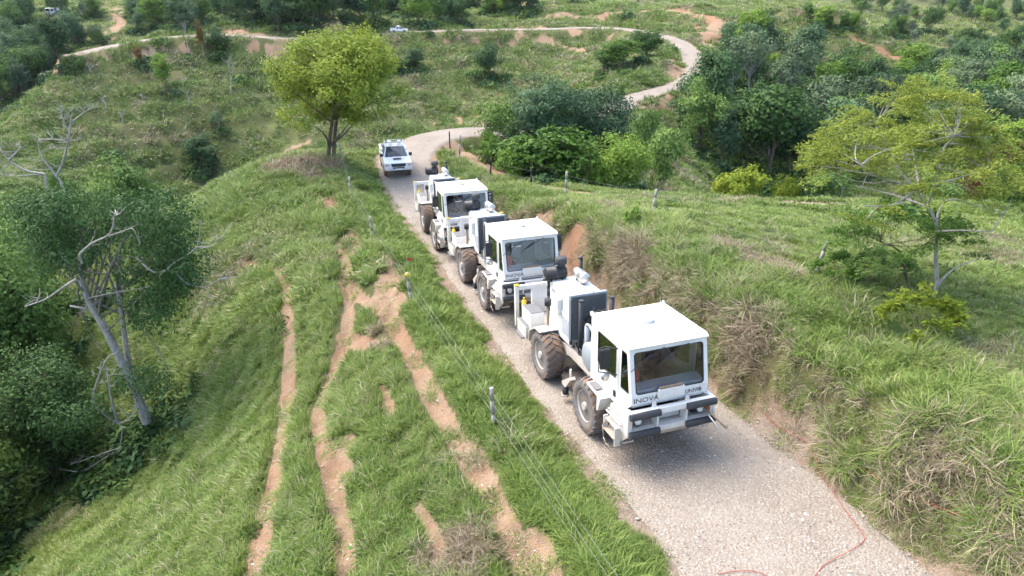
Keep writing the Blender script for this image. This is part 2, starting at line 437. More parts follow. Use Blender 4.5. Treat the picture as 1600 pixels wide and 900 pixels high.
def bark_material(name, a, b):
    t = NT(name); t.set(.9, 0, .2)
    v = t.coord((6, 6, 1.6))
    n = t.noise(2.2, 6, .7, v)
    t.col(t.ramp(n, [(.3, a), (.7, b)])); t.bump(n, .04)
    return t.m

M = dict(ground=ground_material(), road=road_material(), grass=grass_material(),
    bark=bark_material('brown_bark', (.075, .055, .042), (.19, .15, .115)), bark_pale=bark_material('pale_bark', (.22, .205, .18), (.46, .44, .40)), bark_grey=bark_material('grey_bark', (.12, .11, .10), (.30, .28, .25)),
    bark_dead=bark_material('bleached_wood', (.24, .225, .20), (.46, .44, .40)))

# ---------------------------------------------------------------- ground sheet and road
_ys = list(np.arange(-12, 7, .6))
_y = 7.0
while _y < 1500:
    _ys.append(_y); _y += max(.10, .0085 * _y) if _y < 260 else .025 * _y
_ys = np.array(_ys); _nc = 500
_us = np.linspace(-1, 1, _nc)
_GX = _us[None, :] * (.95 * np.maximum(_ys, 2) + 14)[:, None]; _GY = np.repeat(_ys[:, None], _nc, 1)
gx, gy = _GX.ravel(), _GY.ravel()
gh, gd, gside, gry = height(gx, gy, full=True)
gsoil = soil_mask(gx, gy)
_gz = gh.reshape(_GX.shape)
_dzu = np.gradient(_gz, axis=1) / np.gradient(_GX, axis=1)
_dzv = (np.gradient(_gz, axis=0) - _dzu * np.gradient(_GX, axis=0)) / np.gradient(_GY, axis=0)
gnx, gny = _dzu.ravel(), _dzv.ravel()
gslope = np.hypot(gnx, gny)
go = gd - road_hw(gry)
gdry = .13 + smooth01(.1, .6, fbm(gx, gy, 4.5, 3, 41)) * .5
_bank = (gside > 0) & (go > .1) & (go < 2.6) & (gy < 42)
gdry = np.where(_bank, np.clip(.16 + .50 * smooth01(.5, 1.1, gslope) + .38 * fbm(gx, gy, 1.3, 2, 43), 0, 1), gdry)
# patches of dead grass: the old brush line on the pasture, under the shade tree, at the bottom of the ridge
for _pl, _w0 in (([(1118, 376), (1150, 392), (1180, 406), (1215, 420), (1245, 436)], .38), ([(440, 262), (480, 255), (515, 262)], 1.0), ([(690, 868), (725, 845), (735, 880)], .42), ([(455, 268), (500, 280)], .6), ([(585, 520), (600, 540)], .3), ([(1110, 300), (1160, 312), (1300, 318)], .8), ([(965, 395), (1010, 420)], .35), ([(860, 620), (905, 700)], .3)):
    _P = hit(_pl)[:, :2]; _m = (np.abs(gx - _P[:, 0].mean()) < 14) & (np.abs(gy - _P[:, 1].mean()) < 14)
    gdry[_m] = np.maximum(gdry[_m], 1 - smooth01(_w0 * .6, _w0 * 1.7, poly_dist(gx[_m], gy[_m], _P)[0] + .5 * _w0 * fbm(gx[_m], gy[_m], .7, 2, 47)))
_road_edge = 1 - smooth01(-.2, .55, go + fbm(gx, gy, 1.1, 3, 61) * .5)
gsoil = np.maximum(gsoil, _road_edge)
_gravel = _road_edge * (1 - .25 * smooth01(0, .5, fbm(gx, gy, 2.0, 3, 63)))
# steep cut faces beside the road break into bare earth
_cut = smooth01(.55, 1.1, gslope) * (go > .2) * (go < 5) * smooth01(-.1, .35, fbm(gx, gy, 2.2, 3, 71))
gsoil = np.maximum(gsoil, _cut * smooth01(30, 60, gy))
_gred = smooth01(.0, .5, fbm(gx, gy, 5, 2, 77)) * (gsoil > .2) * .5
for _u, _v, _r in ((895, 385, 1.6), (908, 402, 1.2), (1380, 85, 14), (1090, 30, 9), (1000, 20, 9)):
    _p = hit([(_u, _v)])[0]
    _gred = np.maximum(_gred, 1 - smooth01(_r * .5, _r, np.hypot(gx - _p[0], gy - _p[1])))
GWOOD = np.zeros_like(gx)
_iy, _ix = len(_ys), _nc
_q = (np.arange(_iy - 1)[:, None] * _ix + np.arange(_ix - 1)[None, :]).ravel()
_f = np.stack([_q, _q + 1, _q + _ix + 1, _q + _ix], 1)
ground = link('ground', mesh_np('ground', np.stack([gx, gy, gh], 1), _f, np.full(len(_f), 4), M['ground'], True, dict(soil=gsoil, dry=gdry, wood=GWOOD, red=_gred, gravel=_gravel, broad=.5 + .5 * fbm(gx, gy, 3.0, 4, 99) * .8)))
tag(ground, kind='structure')

def grid_h(x, y, A=None):
    """height (or another field) read back from the ground sheet, quick for scattering"""
    H = (gh if A is None else A).reshape(_iy, _ix)
    x = np.asarray(x, float); y = np.asarray(y, float)
    j = np.clip(np.searchsorted(_ys, y) - 1, 0, _iy - 2)
    ty = (y - _ys[j]) / (_ys[j + 1] - _ys[j])
    out = 0
    for k, wy in ((j, 1 - ty), (j + 1, ty)):
        w = .95 * np.maximum(_ys[k], 2) + 14
        c = (x / w + 1) / 2 * (_nc - 1)
        i = np.clip(np.floor(c).astype(int), 0, _nc - 2); tx = np.clip(c - i, 0, 1)
        out = out + wy * (H[k, i] * (1 - tx) + H[k, i + 1] * tx)
    return out

def hit2(u, v):
    dx, dz = ray(u, v)
    z = CAMZ + dz * _TS; g = grid_h(dx * _TS, _TS)
    k = np.nonzero(z < g)[0]
    if len(k) == 0 or k[0] == 0: return None
    i = k[0]; a = z[i - 1] - g[i - 1]; b = g[i] - z[i]
    t = _TS[i - 1] + (_TS[i] - _TS[i - 1]) * a / (a + b)
    return dx * t, t, float(grid_h(np.array([dx * t]), np.array([t]))[0])
def gz(x, y): return float(grid_h(np.array([float(x)]), np.array([float(y)]))[0])

def build_road():
    P = catmull(ROAD, 14)
    k = np.concatenate([[0], np.cumsum(np.hypot(*np.diff(P[:, :2], axis=0).T))])
    s = []
    _s = 0
    while _s < k[-1]:
        s.append(_s); yy = abs(np.interp(_s, k, P[:, 1])); _s += max(.22, yy * .012)
    s = np.array(s)
    C = np.stack([np.interp(s, k, P[:, i]) for i in range(3)], 1)
    T = np.gradient(C[:, :2], axis=0); T /= np.linalg.norm(T, axis=1)[:, None]
    Nn = np.stack([T[:, 1], -T[:, 0]], 1)
    n = 34
    a = np.linspace(-1, 1, n)
    hw = road_hw(C[:, 1])
    eL = 1 + .10 * fbm(s, s * 0, 1.6, 3, 5); eR = 1 + .10 * fbm(s, s * 0 + 40, 1.6, 3, 9)
    V = []
    off = np.where(a[None, :] < 0, a[None, :] * (hw * eL)[:, None], a[None, :] * (hw * eR)[:, None])
    X = C[:, None, 0] + Nn[:, None, 0] * off; Y = C[:, None, 1] + Nn[:, None, 1] * off
    Z = C[:, None, 2] + .035 - .03 * a[None, :] ** 2 - .018 * np.exp(-((np.abs(off) - .95) / .32) ** 2) + .018 * fbm(X.ravel(), Y.ravel(), 1.0, 3, 51).reshape(X.shape)
    Z -= .09 * smooth01(.9, 1.0, np.abs(a))[None, :]
    ny = len(s)
    q = (np.arange(ny - 1)[:, None] * n + np.arange(n - 1)[None, :]).ravel()
    F = np.stack([q, q + 1, q + n + 1, q + n], 1)[:, ::-1]
    o = link('dirt_road', mesh_np('dirt_road', np.stack([X.ravel(), Y.ravel(), Z.ravel()], 1), F, np.full(len(F), 4), M['road'], True))
    tag(o, kind='structure')
    return o
road = build_road()
# ---------------------------------------------------------------- vegetation builders
class Geo:
    """collects tubes and leaf faces as numpy chunks"""
    def __init__(self): self.v = []; self.f = []; self.s = []; self.n = 0; self.lv = []
    def add(self, v, f, sizes, lv=None):
        v = np.asarray(v, float); self.v.append(v); self.f.append(np.asarray(f).ravel() + self.n); self.s.append(np.asarray(sizes)); self.n += len(v)
        self.lv.append(np.zeros(len(v)) if lv is None else lv)
    def tube(self, pts, rad, k=6):
        P = np.asarray(pts, float); rad = np.broadcast_to(np.asarray(rad, float), (len(P),))
        T = np.gradient(P, axis=0); T /= np.linalg.norm(T, axis=1)[:, None] + 1e-9
        ref = np.array([0.31, .17, .93]) if abs(T[0, 2]) < .8 else np.array([1., .1, .05])
        A = np.cross(T, ref); A /= np.linalg.norm(A, axis=1)[:, None] + 1e-9
        B = np.cross(T, A)
        th = np.linspace(0, 2 * np.pi, k, endpoint=False)
        V = P[:, None, :] + rad[:, None, None] * (np.cos(th)[None, :, None] * A[:, None, :] + np.sin(th)[None, :, None] * B[:, None, :])
        n = len(P)
        i = np.arange(n - 1)[:, None] * k; j = np.arange(k)[None, :]; j2 = (j + 1) % k
        F = np.stack([i + j, i + j2, i + k + j2, i + k + j], -1).reshape(-1, 4)
        self.add(V.reshape(-1, 3), F, np.full(len(F), 4))
        if k > 3: self.add(V[-1], np.arange(k), [k]); self.add(V[0], np.arange(k)[::-1], [k])
    def leaves(self, C, N, L, Wd, lv, fold=.25, droop=0.0, up=None, rg=None):
        """one folded rhombic leaf at every point C with normal N"""
        n = len(C)
        N = N / (np.linalg.norm(N, axis=1)[:, None] + 1e-9)
        r = (rg or rng).normal(size=(n, 3))
        if droop: r[:, 2] -= droop
        D = r - (r * N).sum(1)[:, None] * N; D /= np.linalg.norm(D, axis=1)[:, None] + 1e-9
        Sd = np.cross(N, D)
        L = np.broadcast_to(L, (n,))[:, None]; Wd = np.broadcast_to(Wd, (n,))[:, None]
        V = np.stack([C, C + D * L * .45 + Sd * Wd * .5 + N * Wd * fold, C + D * L, C + D * L * .45 - Sd * Wd * .5 + N * Wd * fold], 1)
        F = np.arange(4 * n).reshape(n, 4)
        self.add(V.reshape(-1, 3), F, np.full(n, 4), np.repeat(lv, 4))
    def mesh(self, name, mat, smooth=False):
        return mesh_np(name, np.concatenate(self.v), np.concatenate(self.f), np.concatenate(self.s), mat, smooth, dict(lv=np.concatenate(self.lv)))

def unit(rg, n):
    v = rg.normal(size=(n, 3)); return v / np.linalg.norm(v, axis=1)[:, None]

def bend(a, b, rg, sag=.15, n=5):
    a, b = np.asarray(a, float), np.asarray(b, float); t = np.linspace(0, 1, n)[:, None]
    L = np.linalg.norm(b - a); o = rg.normal(size=3) * L * sag
    return a + (b - a) * t + o * (t * (1 - t)) * 2

def tree_meshes(name, seed, H=9., r0=.18, base=.3, rx=3.0, lobes=9, clumps=70, cr=.8, nleaf=45, L=.35, Wd=.2, flat=.6, bark='bark', leaf=None, lean=(0, 0), stems=1, shape='round', droop=.2, gap=.0, twigs=26, leafjit=.9, lobe_r=(.42, .68)):
    """trunk mesh and crown mesh of a tree of height H standing at the origin"""
    rg = np.random.default_rng(seed)
    tr, cw = Geo(), Geo()
    zc = H * (base + 1) / 2; rz = H * (1 - base) / 2
    top = np.array([lean[0], lean[1], 0.])
    # uneven crown: several overlapping lobes
    lob = []
    for i in range(lobes):
        d = unit(rg, 1)[0]
        if shape == 'flat': d[2] = abs(d[2]) * .25 + .35
        lob.append((np.array([d[0] * rx * (1.02 - lobe_r[1] * .7), d[1] * rx * (1.02 - lobe_r[1] * .7), d[2] * rz * (1.02 - lobe_r[1] * .7)]), rg.uniform(*lobe_r)))
    lob.append((np.zeros(3), lobe_r[1] * .9))
    C = []
    while len(C) < clumps:
        c, s = lob[rg.integers(len(lob))]
        d = unit(rg, 1)[0]; q = rg.uniform(.55, 1.0) ** .6
        p = c + d * q * s * np.array([rx, rx, rz * (1.0 if shape != 'flat' else .35)])
        e = (p[0] / rx) ** 2 + (p[1] / rx) ** 2 + (p[2] / rz) ** 2
        if e > 1.35: continue
        if shape == 'cone':
            w = 1 - (p[2] / rz + 1) / 2 * .8; p[0] *= w; p[1] *= w
        C.append(p + np.array([0, 0, zc]) + top * ((p[2] + zc) / H))
    C = np.array(C)
    # trunk and limbs
    for st in range(stems):
        a = np.array([rg.normal() * .12 * (stems > 1), rg.normal() * .12 * (stems > 1), -.3]); e = np.array([rg.normal() * .25, rg.normal() * .25, 0]) * (1 + (stems > 1)) + top * .9 + np.array([0, 0, H * .78])
        tp = bend(a, e, rg, .06, 8)
        tr.tube(tp, np.linspace(r0, r0 * .28, 8) * (1 if stems == 1 else .75), 7)
        for k in range(twigs // stems):
            c = C[rg.integers(len(C))]
            f = np.clip((c[2] / H - .25 * rg.uniform(.5, 1.3)), base * .55, .92)
            i = f * 7 / .82; i = min(i, 6.9); s0 = tp[int(i)] + (tp[int(i) + 1] - tp[int(i)]) * (i % 1)
            tr.tube(bend(s0, c, rg, .12, 5), np.linspace(r0 * .38, r0 * .06, 5), 5)
    # leaves
    n = clumps * nleaf
    ci = np.repeat(np.arange(clumps), nleaf)
    off = rg.normal(size=(n, 3)) * cr * .52; off[:, 2] *= flat
    P = C[ci] + off
    out = C[ci] - np.array([0, 0, zc]); out /= np.linalg.norm(out, axis=1)[:, None] + 1e-6
    N = .55 * out + .45 * off / (cr * .5) + np.array([0, 0, .55]) + rg.normal(size=(n, 3)) * leafjit * .55
    clv = rg.uniform(0, 1, clumps)
    lv = np.clip(.12 + .42 * clv[ci] + .46 * rg.uniform(0, 1, n), 0, 1)
    sz = rg.uniform(.7, 1.25, n)
    cw.leaves(P, N, L * sz, Wd * sz, lv, .22, droop, rg=rg)
    return tr.mesh(name + '_trunk', M[bark], True), cw.mesh(name + '_crown', leaf)

def dead_mesh(name, seed, H=5., r0=.1, spread=.8, depth=4, bark='bark_dead'):
    rg = np.random.default_rng(seed); g = Geo()
    def grow(p, d, L, r, k):
        e = p + d * L
        pts = bend(p, e, rg, .16, 5); g.tube(pts, np.linspace(r, r * .6, 5), 5)
        if k == 0: return
        for j in range(rg.integers(2, 4)):
            nd = d + rg.normal(size=3) * spread * .75; nd[2] += .12; nd /= np.linalg.norm(nd)
            q = pts[-1] if j < 2 else pts[rg.integers(2, 4)]
            grow(q, nd, L * rg.uniform(.55, .85), r * .58, k - 1)
    grow(np.array([0, 0, -.2]), np.array([.1, 0, 1.]) / 1.005, H * .38, r0, depth)
    return g.mesh(name, M[bark], True)

LEAF = dict(
    dark=leaf_material('leaf_dark_evergreen', (0.027, 0.065, 0.025), (0.050, 0.111, 0.040), (0.088, 0.169, 0.056), .2),
    mid=leaf_material('leaf_mid_green', (0.050, 0.106, 0.026), (0.085, 0.169, 0.039), (0.150, 0.250, 0.062), .25),
    bright=leaf_material('leaf_bright_green', (0.069, 0.144, 0.023), (0.121, 0.230, 0.034), (0.201, 0.322, 0.058), .3),
    lime=leaf_material('leaf_lime', (0.110, 0.176, 0.017), (0.187, 0.264, 0.024), (0.297, 0.341, 0.042), .3),
    grey=leaf_material('leaf_grey_green', (0.060, 0.101, 0.048), (0.100, 0.155, 0.074), (0.150, 0.213, 0.104), .2),
    blue=leaf_material('leaf_blue_green', (0.041, 0.090, 0.044), (0.070, 0.139, 0.065), (0.115, 0.196, 0.088), .2),
    gully=leaf_material('leaf_gully_green', (.035, .080, .022), (.062, .125, .034), (.105, .185, .052), .25),
    olive=leaf_material('leaf_olive_yellow', (.125, .185, .030), (.205, .270, .042), (.310, .360, .070), .35),
    rust=leaf_material('leaf_rusty_red', (.080, .025, .012), (.120, .050, .025), (.120, .100, .030), .25),
    orange=leaf_material('leaf_orange', (.16, .085, .020), (.25, .130, .040), (.20, .18, .040), .25))

KINDS = {}
def kind(name, variants, **kw):
    KINDS[name] = []
    for s in range(variants):
        k = dict(kw); col = k.pop('col'); 
        t, c = tree_meshes(name + '_tree', 100 + 17 * s + 7 * len(KINDS), leaf=LEAF[col], **k)
        KINDS[name].append((t, c, k.get('H', 9.), k.get('rx', 3.) * 1.08 + k.get('cr', .8) * .5))
# far trees: coarse leaf sprays are enough at a few pixels per metre
kind('dense_dark', 4, col='dark', H=10, rx=3.4, base=.18, clumps=70, cr=1.15, nleaf=64, L=.40, Wd=.24, lobes=8)
kind('dense_blue', 3, col='blue', H=10, rx=3.4, base=.2, clumps=70, cr=1.1, nleaf=64, L=.38, Wd=.23, lobes=8)
kind('leafy_mid', 4, col='mid', H=9, rx=3.1, base=.2, clumps=64, cr=1.0, nleaf=60, L=.37, Wd=.23, lobes=8)
kind('leafy_bright', 3, col='bright', H=8, rx=2.8, base=.22, clumps=60, cr=.95, nleaf=60, L=.36, Wd=.22, lobes=7)
kind('grey_loose', 3, col='grey', H=11, rx=3.2, base=.45, clumps=46, cr=.9, nleaf=36, L=.40, Wd=.26, lobes=6, bark='bark_pale', twigs=34, r0=.2)
kind('umbrella_pale', 2, col='grey', H=9, rx=3.6, base=.55, clumps=40, cr=1.0, nleaf=36, L=.36, Wd=.24, flat=.35, shape='flat', bark='bark_pale', twigs=30, lobes=7)
# nearer trees, finer leaves
kind('mango', 2, col='blue', H=9, rx=4.0, base=.12, clumps=150, cr=.95, nleaf=90, L=.34, Wd=.13, lobes=10, droop=.8)
kind('mango_bright', 1, col='bright', H=6, rx=2.8, base=.05, clumps=120, cr=.7, nleaf=80, L=.30, Wd=.11, lobes=9, droop=1.0)
kind('bigleaf', 2, col='bright', H=6, rx=3.4, base=.08, clumps=95, cr=.75, nleaf=46, L=.46, Wd=.24, lobes=9, droop=.5, flat=.5)
kind('loose_near', 2, col='mid', H=6, rx=1.9, base=.25, clumps=60, cr=.6, nleaf=60, L=.28, Wd=.12, lobes=7, bark='bark_pale', droop=.8, twigs=24, r0=.08, stems=2)
kind('lime_bush', 1, col='lime', H=3.2, rx=2.6, base=.0, clumps=90, cr=.55, nleaf=60, L=.26, Wd=.14, lobes=9, r0=.06, stems=3, twigs=18)
kind('gully_near', 3, col='gully', H=11, rx=3.6, base=.15, clumps=190, cr=.95, nleaf=85, L=.27, Wd=.12, lobes=11, droop=.6)
kind('gully_mid', 2, col='mid', H=10, rx=3.4, base=.15, clumps=170, cr=.9, nleaf=80, L=.27, Wd=.13, lobes=11, droop=.6)

WOOD_PTS = []
TREE_N = [0]
def plant(kind_name, x, y, z, H, width, label, group=None, name=None, cat='tree', var=None, rot=None):
    vs = KINDS[kind_name]; i = TREE_N[0] % len(vs) if var is None else var; TREE_N[0] += 1
    t, c, h0, w0 = vs[i]
    e = link(name or kind_name_to_name(kind_name), None, loc=(x, y, z))
    e.empty_display_size = .5
    e.rotation_euler = (0, 0, random.uniform(0, 6.28) if rot is None else rot)
    e.scale = (width / 2 / w0, width / 2 / w0, H / h0)
    tag(e, label, cat, group)
    link('trunk', t, e); link('crown', c, e)
    WOOD_PTS.append((x, y, width * .5))
    return e
def kind_name_to_name(k):
    return dict(dense_dark='evergreen_tree', dense_blue='evergreen_tree', leafy_mid='broadleaf_tree', leafy_bright='broadleaf_tree', grey_loose='pale_trunk_tree', umbrella_pale='umbrella_tree', mango='mango_tree', mango_bright='mango_tree',
                bigleaf='large_leaf_tree', loose_near='slender_tree', lime_bush='shrub', gully_near='gully_tree', gully_mid='gully_tree')[k]
def tree_px(kind_name, u, vtop, wpx, Y, label, **kw):
    """a tree whose top and width are read from the photograph at an estimated distance Y"""
    if isinstance(Y, str):          # foot read from the photograph instead
        Y = hit2(u, float(Y[1:]))[1]
    x, y, zt = at(u, vtop, Y)
    g = gz(x, y); d = Y * CP + (CAMZ - (zt + g) / 2) * SP
    H = max(zt - g, 1.2)
    return plant(kind_name, x, y, g - .05, H, wpx / FPX * d, label, **kw)
# ---------------------------------------------------------------- single trees that stand out
def px_tube(g, pts, Y, r0, r1, base, jitter=0.0, k=6, seed=0):
    """a branch through photo pixels at about the distance Y, in the tree's own coordinates"""
    rg = np.random.default_rng(seed + len(pts))
    P = []
    for i, p in enumerate(pts):
        yy = Y + (p[2] if len(p) > 2 else 0) + jitter * rg.normal() * (i > 0)
        P.append(np.array(at(p[0], p[1], yy)) - base)
    P = catmull(np.array(P), 4) if len(P) > 2 else np.array(P)
    g.tube(P, np.linspace(r0, r1, len(P)), k)
    return P

def twigs(g, P, rg, n, L, r, k=2):
    for i in range(n):
        p = P[rg.integers(len(P) // 3, len(P))]; d = unit(rg, 1)[0]; d[2] = abs(d[2]) * .6 + .1
        q = bend(p, p + d * L * rg.uniform(.5, 1.2), rg, .2, 4); g.tube(q, np.linspace(r, r * .3, 4), 4)
        if k: twigs(g, q, rg, 2, L * .55, r * .6, k - 1)

def spray_leaves(g, rg, C, rad, n, L, Wd, thick=.12, tilt=.25, drop=0.1, lvb=None):
    """flat feathery sprays of small leaves"""
    m = len(C); ci = np.repeat(np.arange(m), n)
    a = rg.uniform(0, 2 * np.pi, m * n); rr = np.sqrt(rg.uniform(0, 1, m * n)) * np.repeat(rad, n)
    tx, ty = rg.normal(size=m) * tilt, rg.normal(size=m) * tilt
    # each spray is stretched along its own direction
    sd = rg.uniform(0, 2 * np.pi, m)[ci]; ex = rr * np.cos(a) * 1.35; ey = rr * np.sin(a) * .62
    ox = ex * np.cos(sd) - ey * np.sin(sd); oy = ex * np.sin(sd) + ey * np.cos(sd)
    oz = ox * tx[ci] + oy * ty[ci] - drop * 1.8 * (rr / np.repeat(rad, n)) ** 2 * .5 + rg.normal(size=m * n) * thick
    P = C[ci] + np.stack([ox, oy, oz], 1)
    N = np.stack([-tx[ci], -ty[ci], np.ones(m * n)], 1) + rg.normal(size=(m * n, 3)) * .4
    clv = rg.uniform(0, 1, m)
    lv = np.clip(.5 * clv[ci] + .5 * rg.uniform(0, 1, m * n), 0, 1)
    sz = rg.uniform(.7, 1.3, m * n)
    g.leaves(P, N, L * sz, Wd * sz, lv, .1, .3, rg=rg)

# broad bright tree at the bend, beside the pickup
def lone_tree():
    b = np.array(at(513, 243, 44.2)); b[2] = gz(b[0], b[1]) - .05
    zt = at(520, 44, b[1])[2]; H = zt - b[2]
    LEAF['lone'] = leaf_material('leaf_yellow_green', (.080, .140, .022), (.165, .245, .034), (.300, .375, .058), .32)
    t, c = tree_meshes('lone_tree', 83, H=H, r0=.20, base=.28, rx=4.0, lobes=17, lobe_r=(.30, .56), clumps=330, cr=.56, nleaf=105, L=.20, Wd=.095, leaf=LEAF['lone'], stems=2, twigs=50, droop=.5, flat=.8, lean=(1.9, 0))
    e = link('shade_tree', None, loc=b); tag(e, 'broad yellow-green shade tree with forked brown trunk on the bank beside the first white pickup', 'tree')
    link('trunk', t, e); link('crown', c, e)
lone_tree()

# leaning tree with bleached dead limbs over the near left gully
def leaning_tree():
    Y = 24.2
    base = np.array(at(229, 655, Y)); base[2] = gz(base[0], base[1]) - .1
    g = Geo(); rg = np.random.default_rng(4)
    p1 = px_tube(g, [(230, 660), (212, 612), (190, 565), (165, 515), (143, 478), (128, 440), (124, 405)], Y, .21, .08, base, k=8)
    p2 = px_tube(g, [(205, 595), (197, 540), (190, 490), (183, 440), (186, 400)], Y + .4, .12, .05, base, k=7)
    tr = g.mesh('leaning_trunk', M['bark_pale'], True)
    limbs = []
    for i, (pl, r) in enumerate([([(128, 411), (125, 397), (144, 380), (172, 364), (180, 328)], .055), ([(119, 436), (97, 450), (72, 467), (39, 479)], .05), ([(169, 369), (194, 361), (208, 358), (219, 383)], .035),
               ([(183, 661), (153, 639), (147, 611), (167, 561), (182, 552)], .055), ([(184, 661), (175, 628), (169, 594), (167, 572)], .06), ([(186, 662), (206, 650), (214, 611)], .03), ([(192, 667), (186, 700), (161, 717), (128, 736), (94, 733)], .035),
               ([(186, 700), (150, 712), (110, 726)], .02), ([(210, 400), (240, 425), (267, 422), (294, 444), (322, 447), (344, 436), (367, 433)], .04), ([(250, 430), (272, 411), (306, 386), (314, 344)], .035), ([(306, 386), (333, 383), (364, 347)], .025),
               ([(322, 447), (330, 470), (336, 480)], .015), ([(110, 478), (130, 482), (142, 490)], .05)]):
        dg = Geo(); limbs.append(dg)
        P = px_tube(dg, pl, Y - (2.0 if i in (0, 1, 2) else 1.0 if i in (8, 9, 10) else .6) + .2 * rg.normal(), r, r * .35, base, .12, 5, seed=i)
        twigs(dg, P, rg, 4, .7, r * .35, 1)
    cw = Geo()
    C = []
    for (u, v, ru, rv, n) in [(135, 332, 84, 34, 50), (228, 392, 60, 46, 38), (92, 392, 50, 34, 26), (240, 335, 58, 34, 26), (232, 470, 45, 45, 20), (290, 400, 30, 40, 14), (70, 320, 30, 22, 12), (105, 640, 60, 35, 30), (220, 590, 40, 22, 16), (265, 450, 40, 50, 25), (60, 350, 30, 40, 14)]:
        for i in range(n):
            d = unit(rg, 1)[0] * rg.uniform(.4, 1) ** .5
            C.append(np.array(at(u + d[0] * ru, v - d[2] * rv, Y + .3 + d[1] * 2.2)) - base)
    C = np.array(C); m = len(C); nl = 82
    ci = np.repeat(np.arange(m), nl); off = rg.normal(size=(m * nl, 3)) * .33; off[:, 2] *= .7
    N = off / .3 + np.array([0, 0, .7]) + rg.normal(size=off.shape) * .6
    lv = np.clip(.15 + .4 * rg.uniform(0, 1, m)[ci] + .45 * rg.uniform(0, 1, m * nl), 0, 1)
    cw.leaves(C[ci] + off, N, .20 * rg.uniform(.7, 1.3, m * nl), .065 * rg.uniform(.8, 1.2, m * nl), lv, .15, .9, rg=rg)
    for c in C[::9]:
        s = (p1 if rg.uniform() < .6 else p2); q = s[rg.integers(len(s) // 2, len(s))]
        if c[2] > 2.5: dg2.tube(bend(q, c, rg, .3, 6)[:5], np.linspace(.045, .012, 5), 4)
    LEAF['lean'] = leaf_material('leaf_dull_green', (.050, .110, .034), (.090, .175, .052), (.150, .240, .080), .25)
    e = link('leaning_tree', None, loc=base); tag(e, 'leaning grey-trunked tree with bleached dead limbs rising from the near left gully', 'tree')
    link('trunk', tr, e); [tag(link('dead_branch', q.mesh('dead_branch', M['bark_dead'], True), e), 'bleached dead limb') for q in limbs]; link('branch', dg2.mesh('live_branches', M['bark_grey'], True), e); link('crown', cw.mesh('leaning_crown', LEAF['lean']), e)
    WOOD_PTS.append((base[0], base[1], 2.5))
dg2 = Geo()
leaning_tree()

# feathery olive tree with white limbs on the pasture at the right, its green companion and the sapling
def feather_tree(name, label, limbs, Y, crown, leafm, bark, n, nl, L, Wd, thick=.05, seed=1, r=.09, cat='tree'):
    base = np.array(at(limbs[0][0][0], limbs[0][0][1], Y)); base[2] = gz(base[0], base[1]) - .05
    rg = np.random.default_rng(seed); g = Geo(); ends = []
    for i, pl in enumerate(limbs):
        rr = r if i == 0 else r * .5
        P = px_tube(g, pl, Y, rr, rr * .35, base, 0 if i == 0 else .0, 7, seed=i)
        ends.append(P)
    cu, cv, ru, zt, zb, Rx, Ry = crown
    cx = at(cu, cv, Y)[0] - base[0]
    C, rad = [], []
    for i in range(n):
        a = rg.uniform(0, 2 * np.pi); q = math.sqrt(rg.uniform(0.01, 1))
        x, y = cx + q * Rx * math.cos(a), q * Ry * math.sin(a)
        z = zt - (zt - zb) * q ** 1.7 - rg.choice([0, .35, .8, 1.3], p=[.4, .3, .2, .1]) * (zt - zb) / 3 * rg.uniform(.7, 1.1)
        C.append((x, y, z)); rad.append(rg.uniform(.35, .75) * Rx / 3.2)
    C = np.array(C); rad = np.array(rad)
    cw = Geo(); spray_leaves(cw, rg, C, rad, nl, L, Wd, thick)
    allp = np.vstack([p[len(p) // 3:] for p in ends])
    for c in C[::2]:
        q = allp[np.argmin(np.linalg.norm((allp - c) * np.array([1, 1, 1.6]), axis=1) + (allp[:, 2] > c[2] + .1) * 2)]
        if np.linalg.norm(q - c) < 2.6 * Rx / 3.2: g.tube(bend(q, c - np.array([0, 0, .04]), rg, .1, 5), np.linspace(r * .22, r * .06, 5), 4)
    e = link(name, None, loc=base); tag(e, label, cat)
    link('trunk', g.mesh(name + '_trunk', M[bark], True), e); link('crown', cw.mesh(name + '_crown', leafm), e)
    return e
_b = hit2(1458, 466)
feather_tree('feathery_tree', 'feathery olive-yellow tree with white limbs standing in the pasture at the right',
    [[(1458, 468), (1464, 443), (1462, 400), (1464, 354), (1449, 323), (1431, 297)], [(1431, 297), (1405, 265, .3), (1390, 235, .5), (1378, 212, .6), (1370, 192, .5)], [(1449, 323), (1460, 290, -.4), (1465, 255, -.7), (1477, 230, -.8), (1492, 212, -1)],
     [(1464, 354), (1467, 330, .3), (1485, 312, .6), (1530, 322, 1.0), (1572, 334, 1.3)], [(1431, 297), (1408, 288, -.5), (1370, 276, -1), (1338, 250, -1.4)], [(1460, 290, -.4), (1508, 275, -.3), (1545, 262, -.2)], [(1462, 362), (1500, 360, -.8), (1548, 362, -1.4)],
     [(1464, 447), (1488, 422, .4), (1524, 405, .8)], [(1449, 323), (1420, 312, .8), (1380, 300, 1.6), (1335, 290, 2)], [(1440, 310), (1430, 260, 1), (1425, 225, 1.5)], [(1431, 297), (1395, 320, -1.2), (1350, 322, -2)]],
    _b[1], (1422, 260, 160, 5.75, 3.5, 2.55, 2.3), LEAF['olive'], 'bark_pale', 128, 240, .10, .030, .03, 5, .065)
feather_tree('feathery_tree', 'small fresh-green feathery tree with reddish stems just left of the white-limbed tree',
    [[(1420, 466), (1415, 430), (1408, 395)], [(1424, 460), (1432, 425, .3), (1428, 392, .4)], [(1408, 395), (1395, 385, -.3), (1375, 378, -.5)], [(1428, 392), (1450, 380, .3), (1470, 372, .5)]],
    _b[1] + .9, (1412, 385, 80, 2.6, 1.5, 2.0, 1.5), LEAF['bright'], 'bark', 42, 170, .11, .036, .04, 9, .05)
_s = hit2(1438, 528)
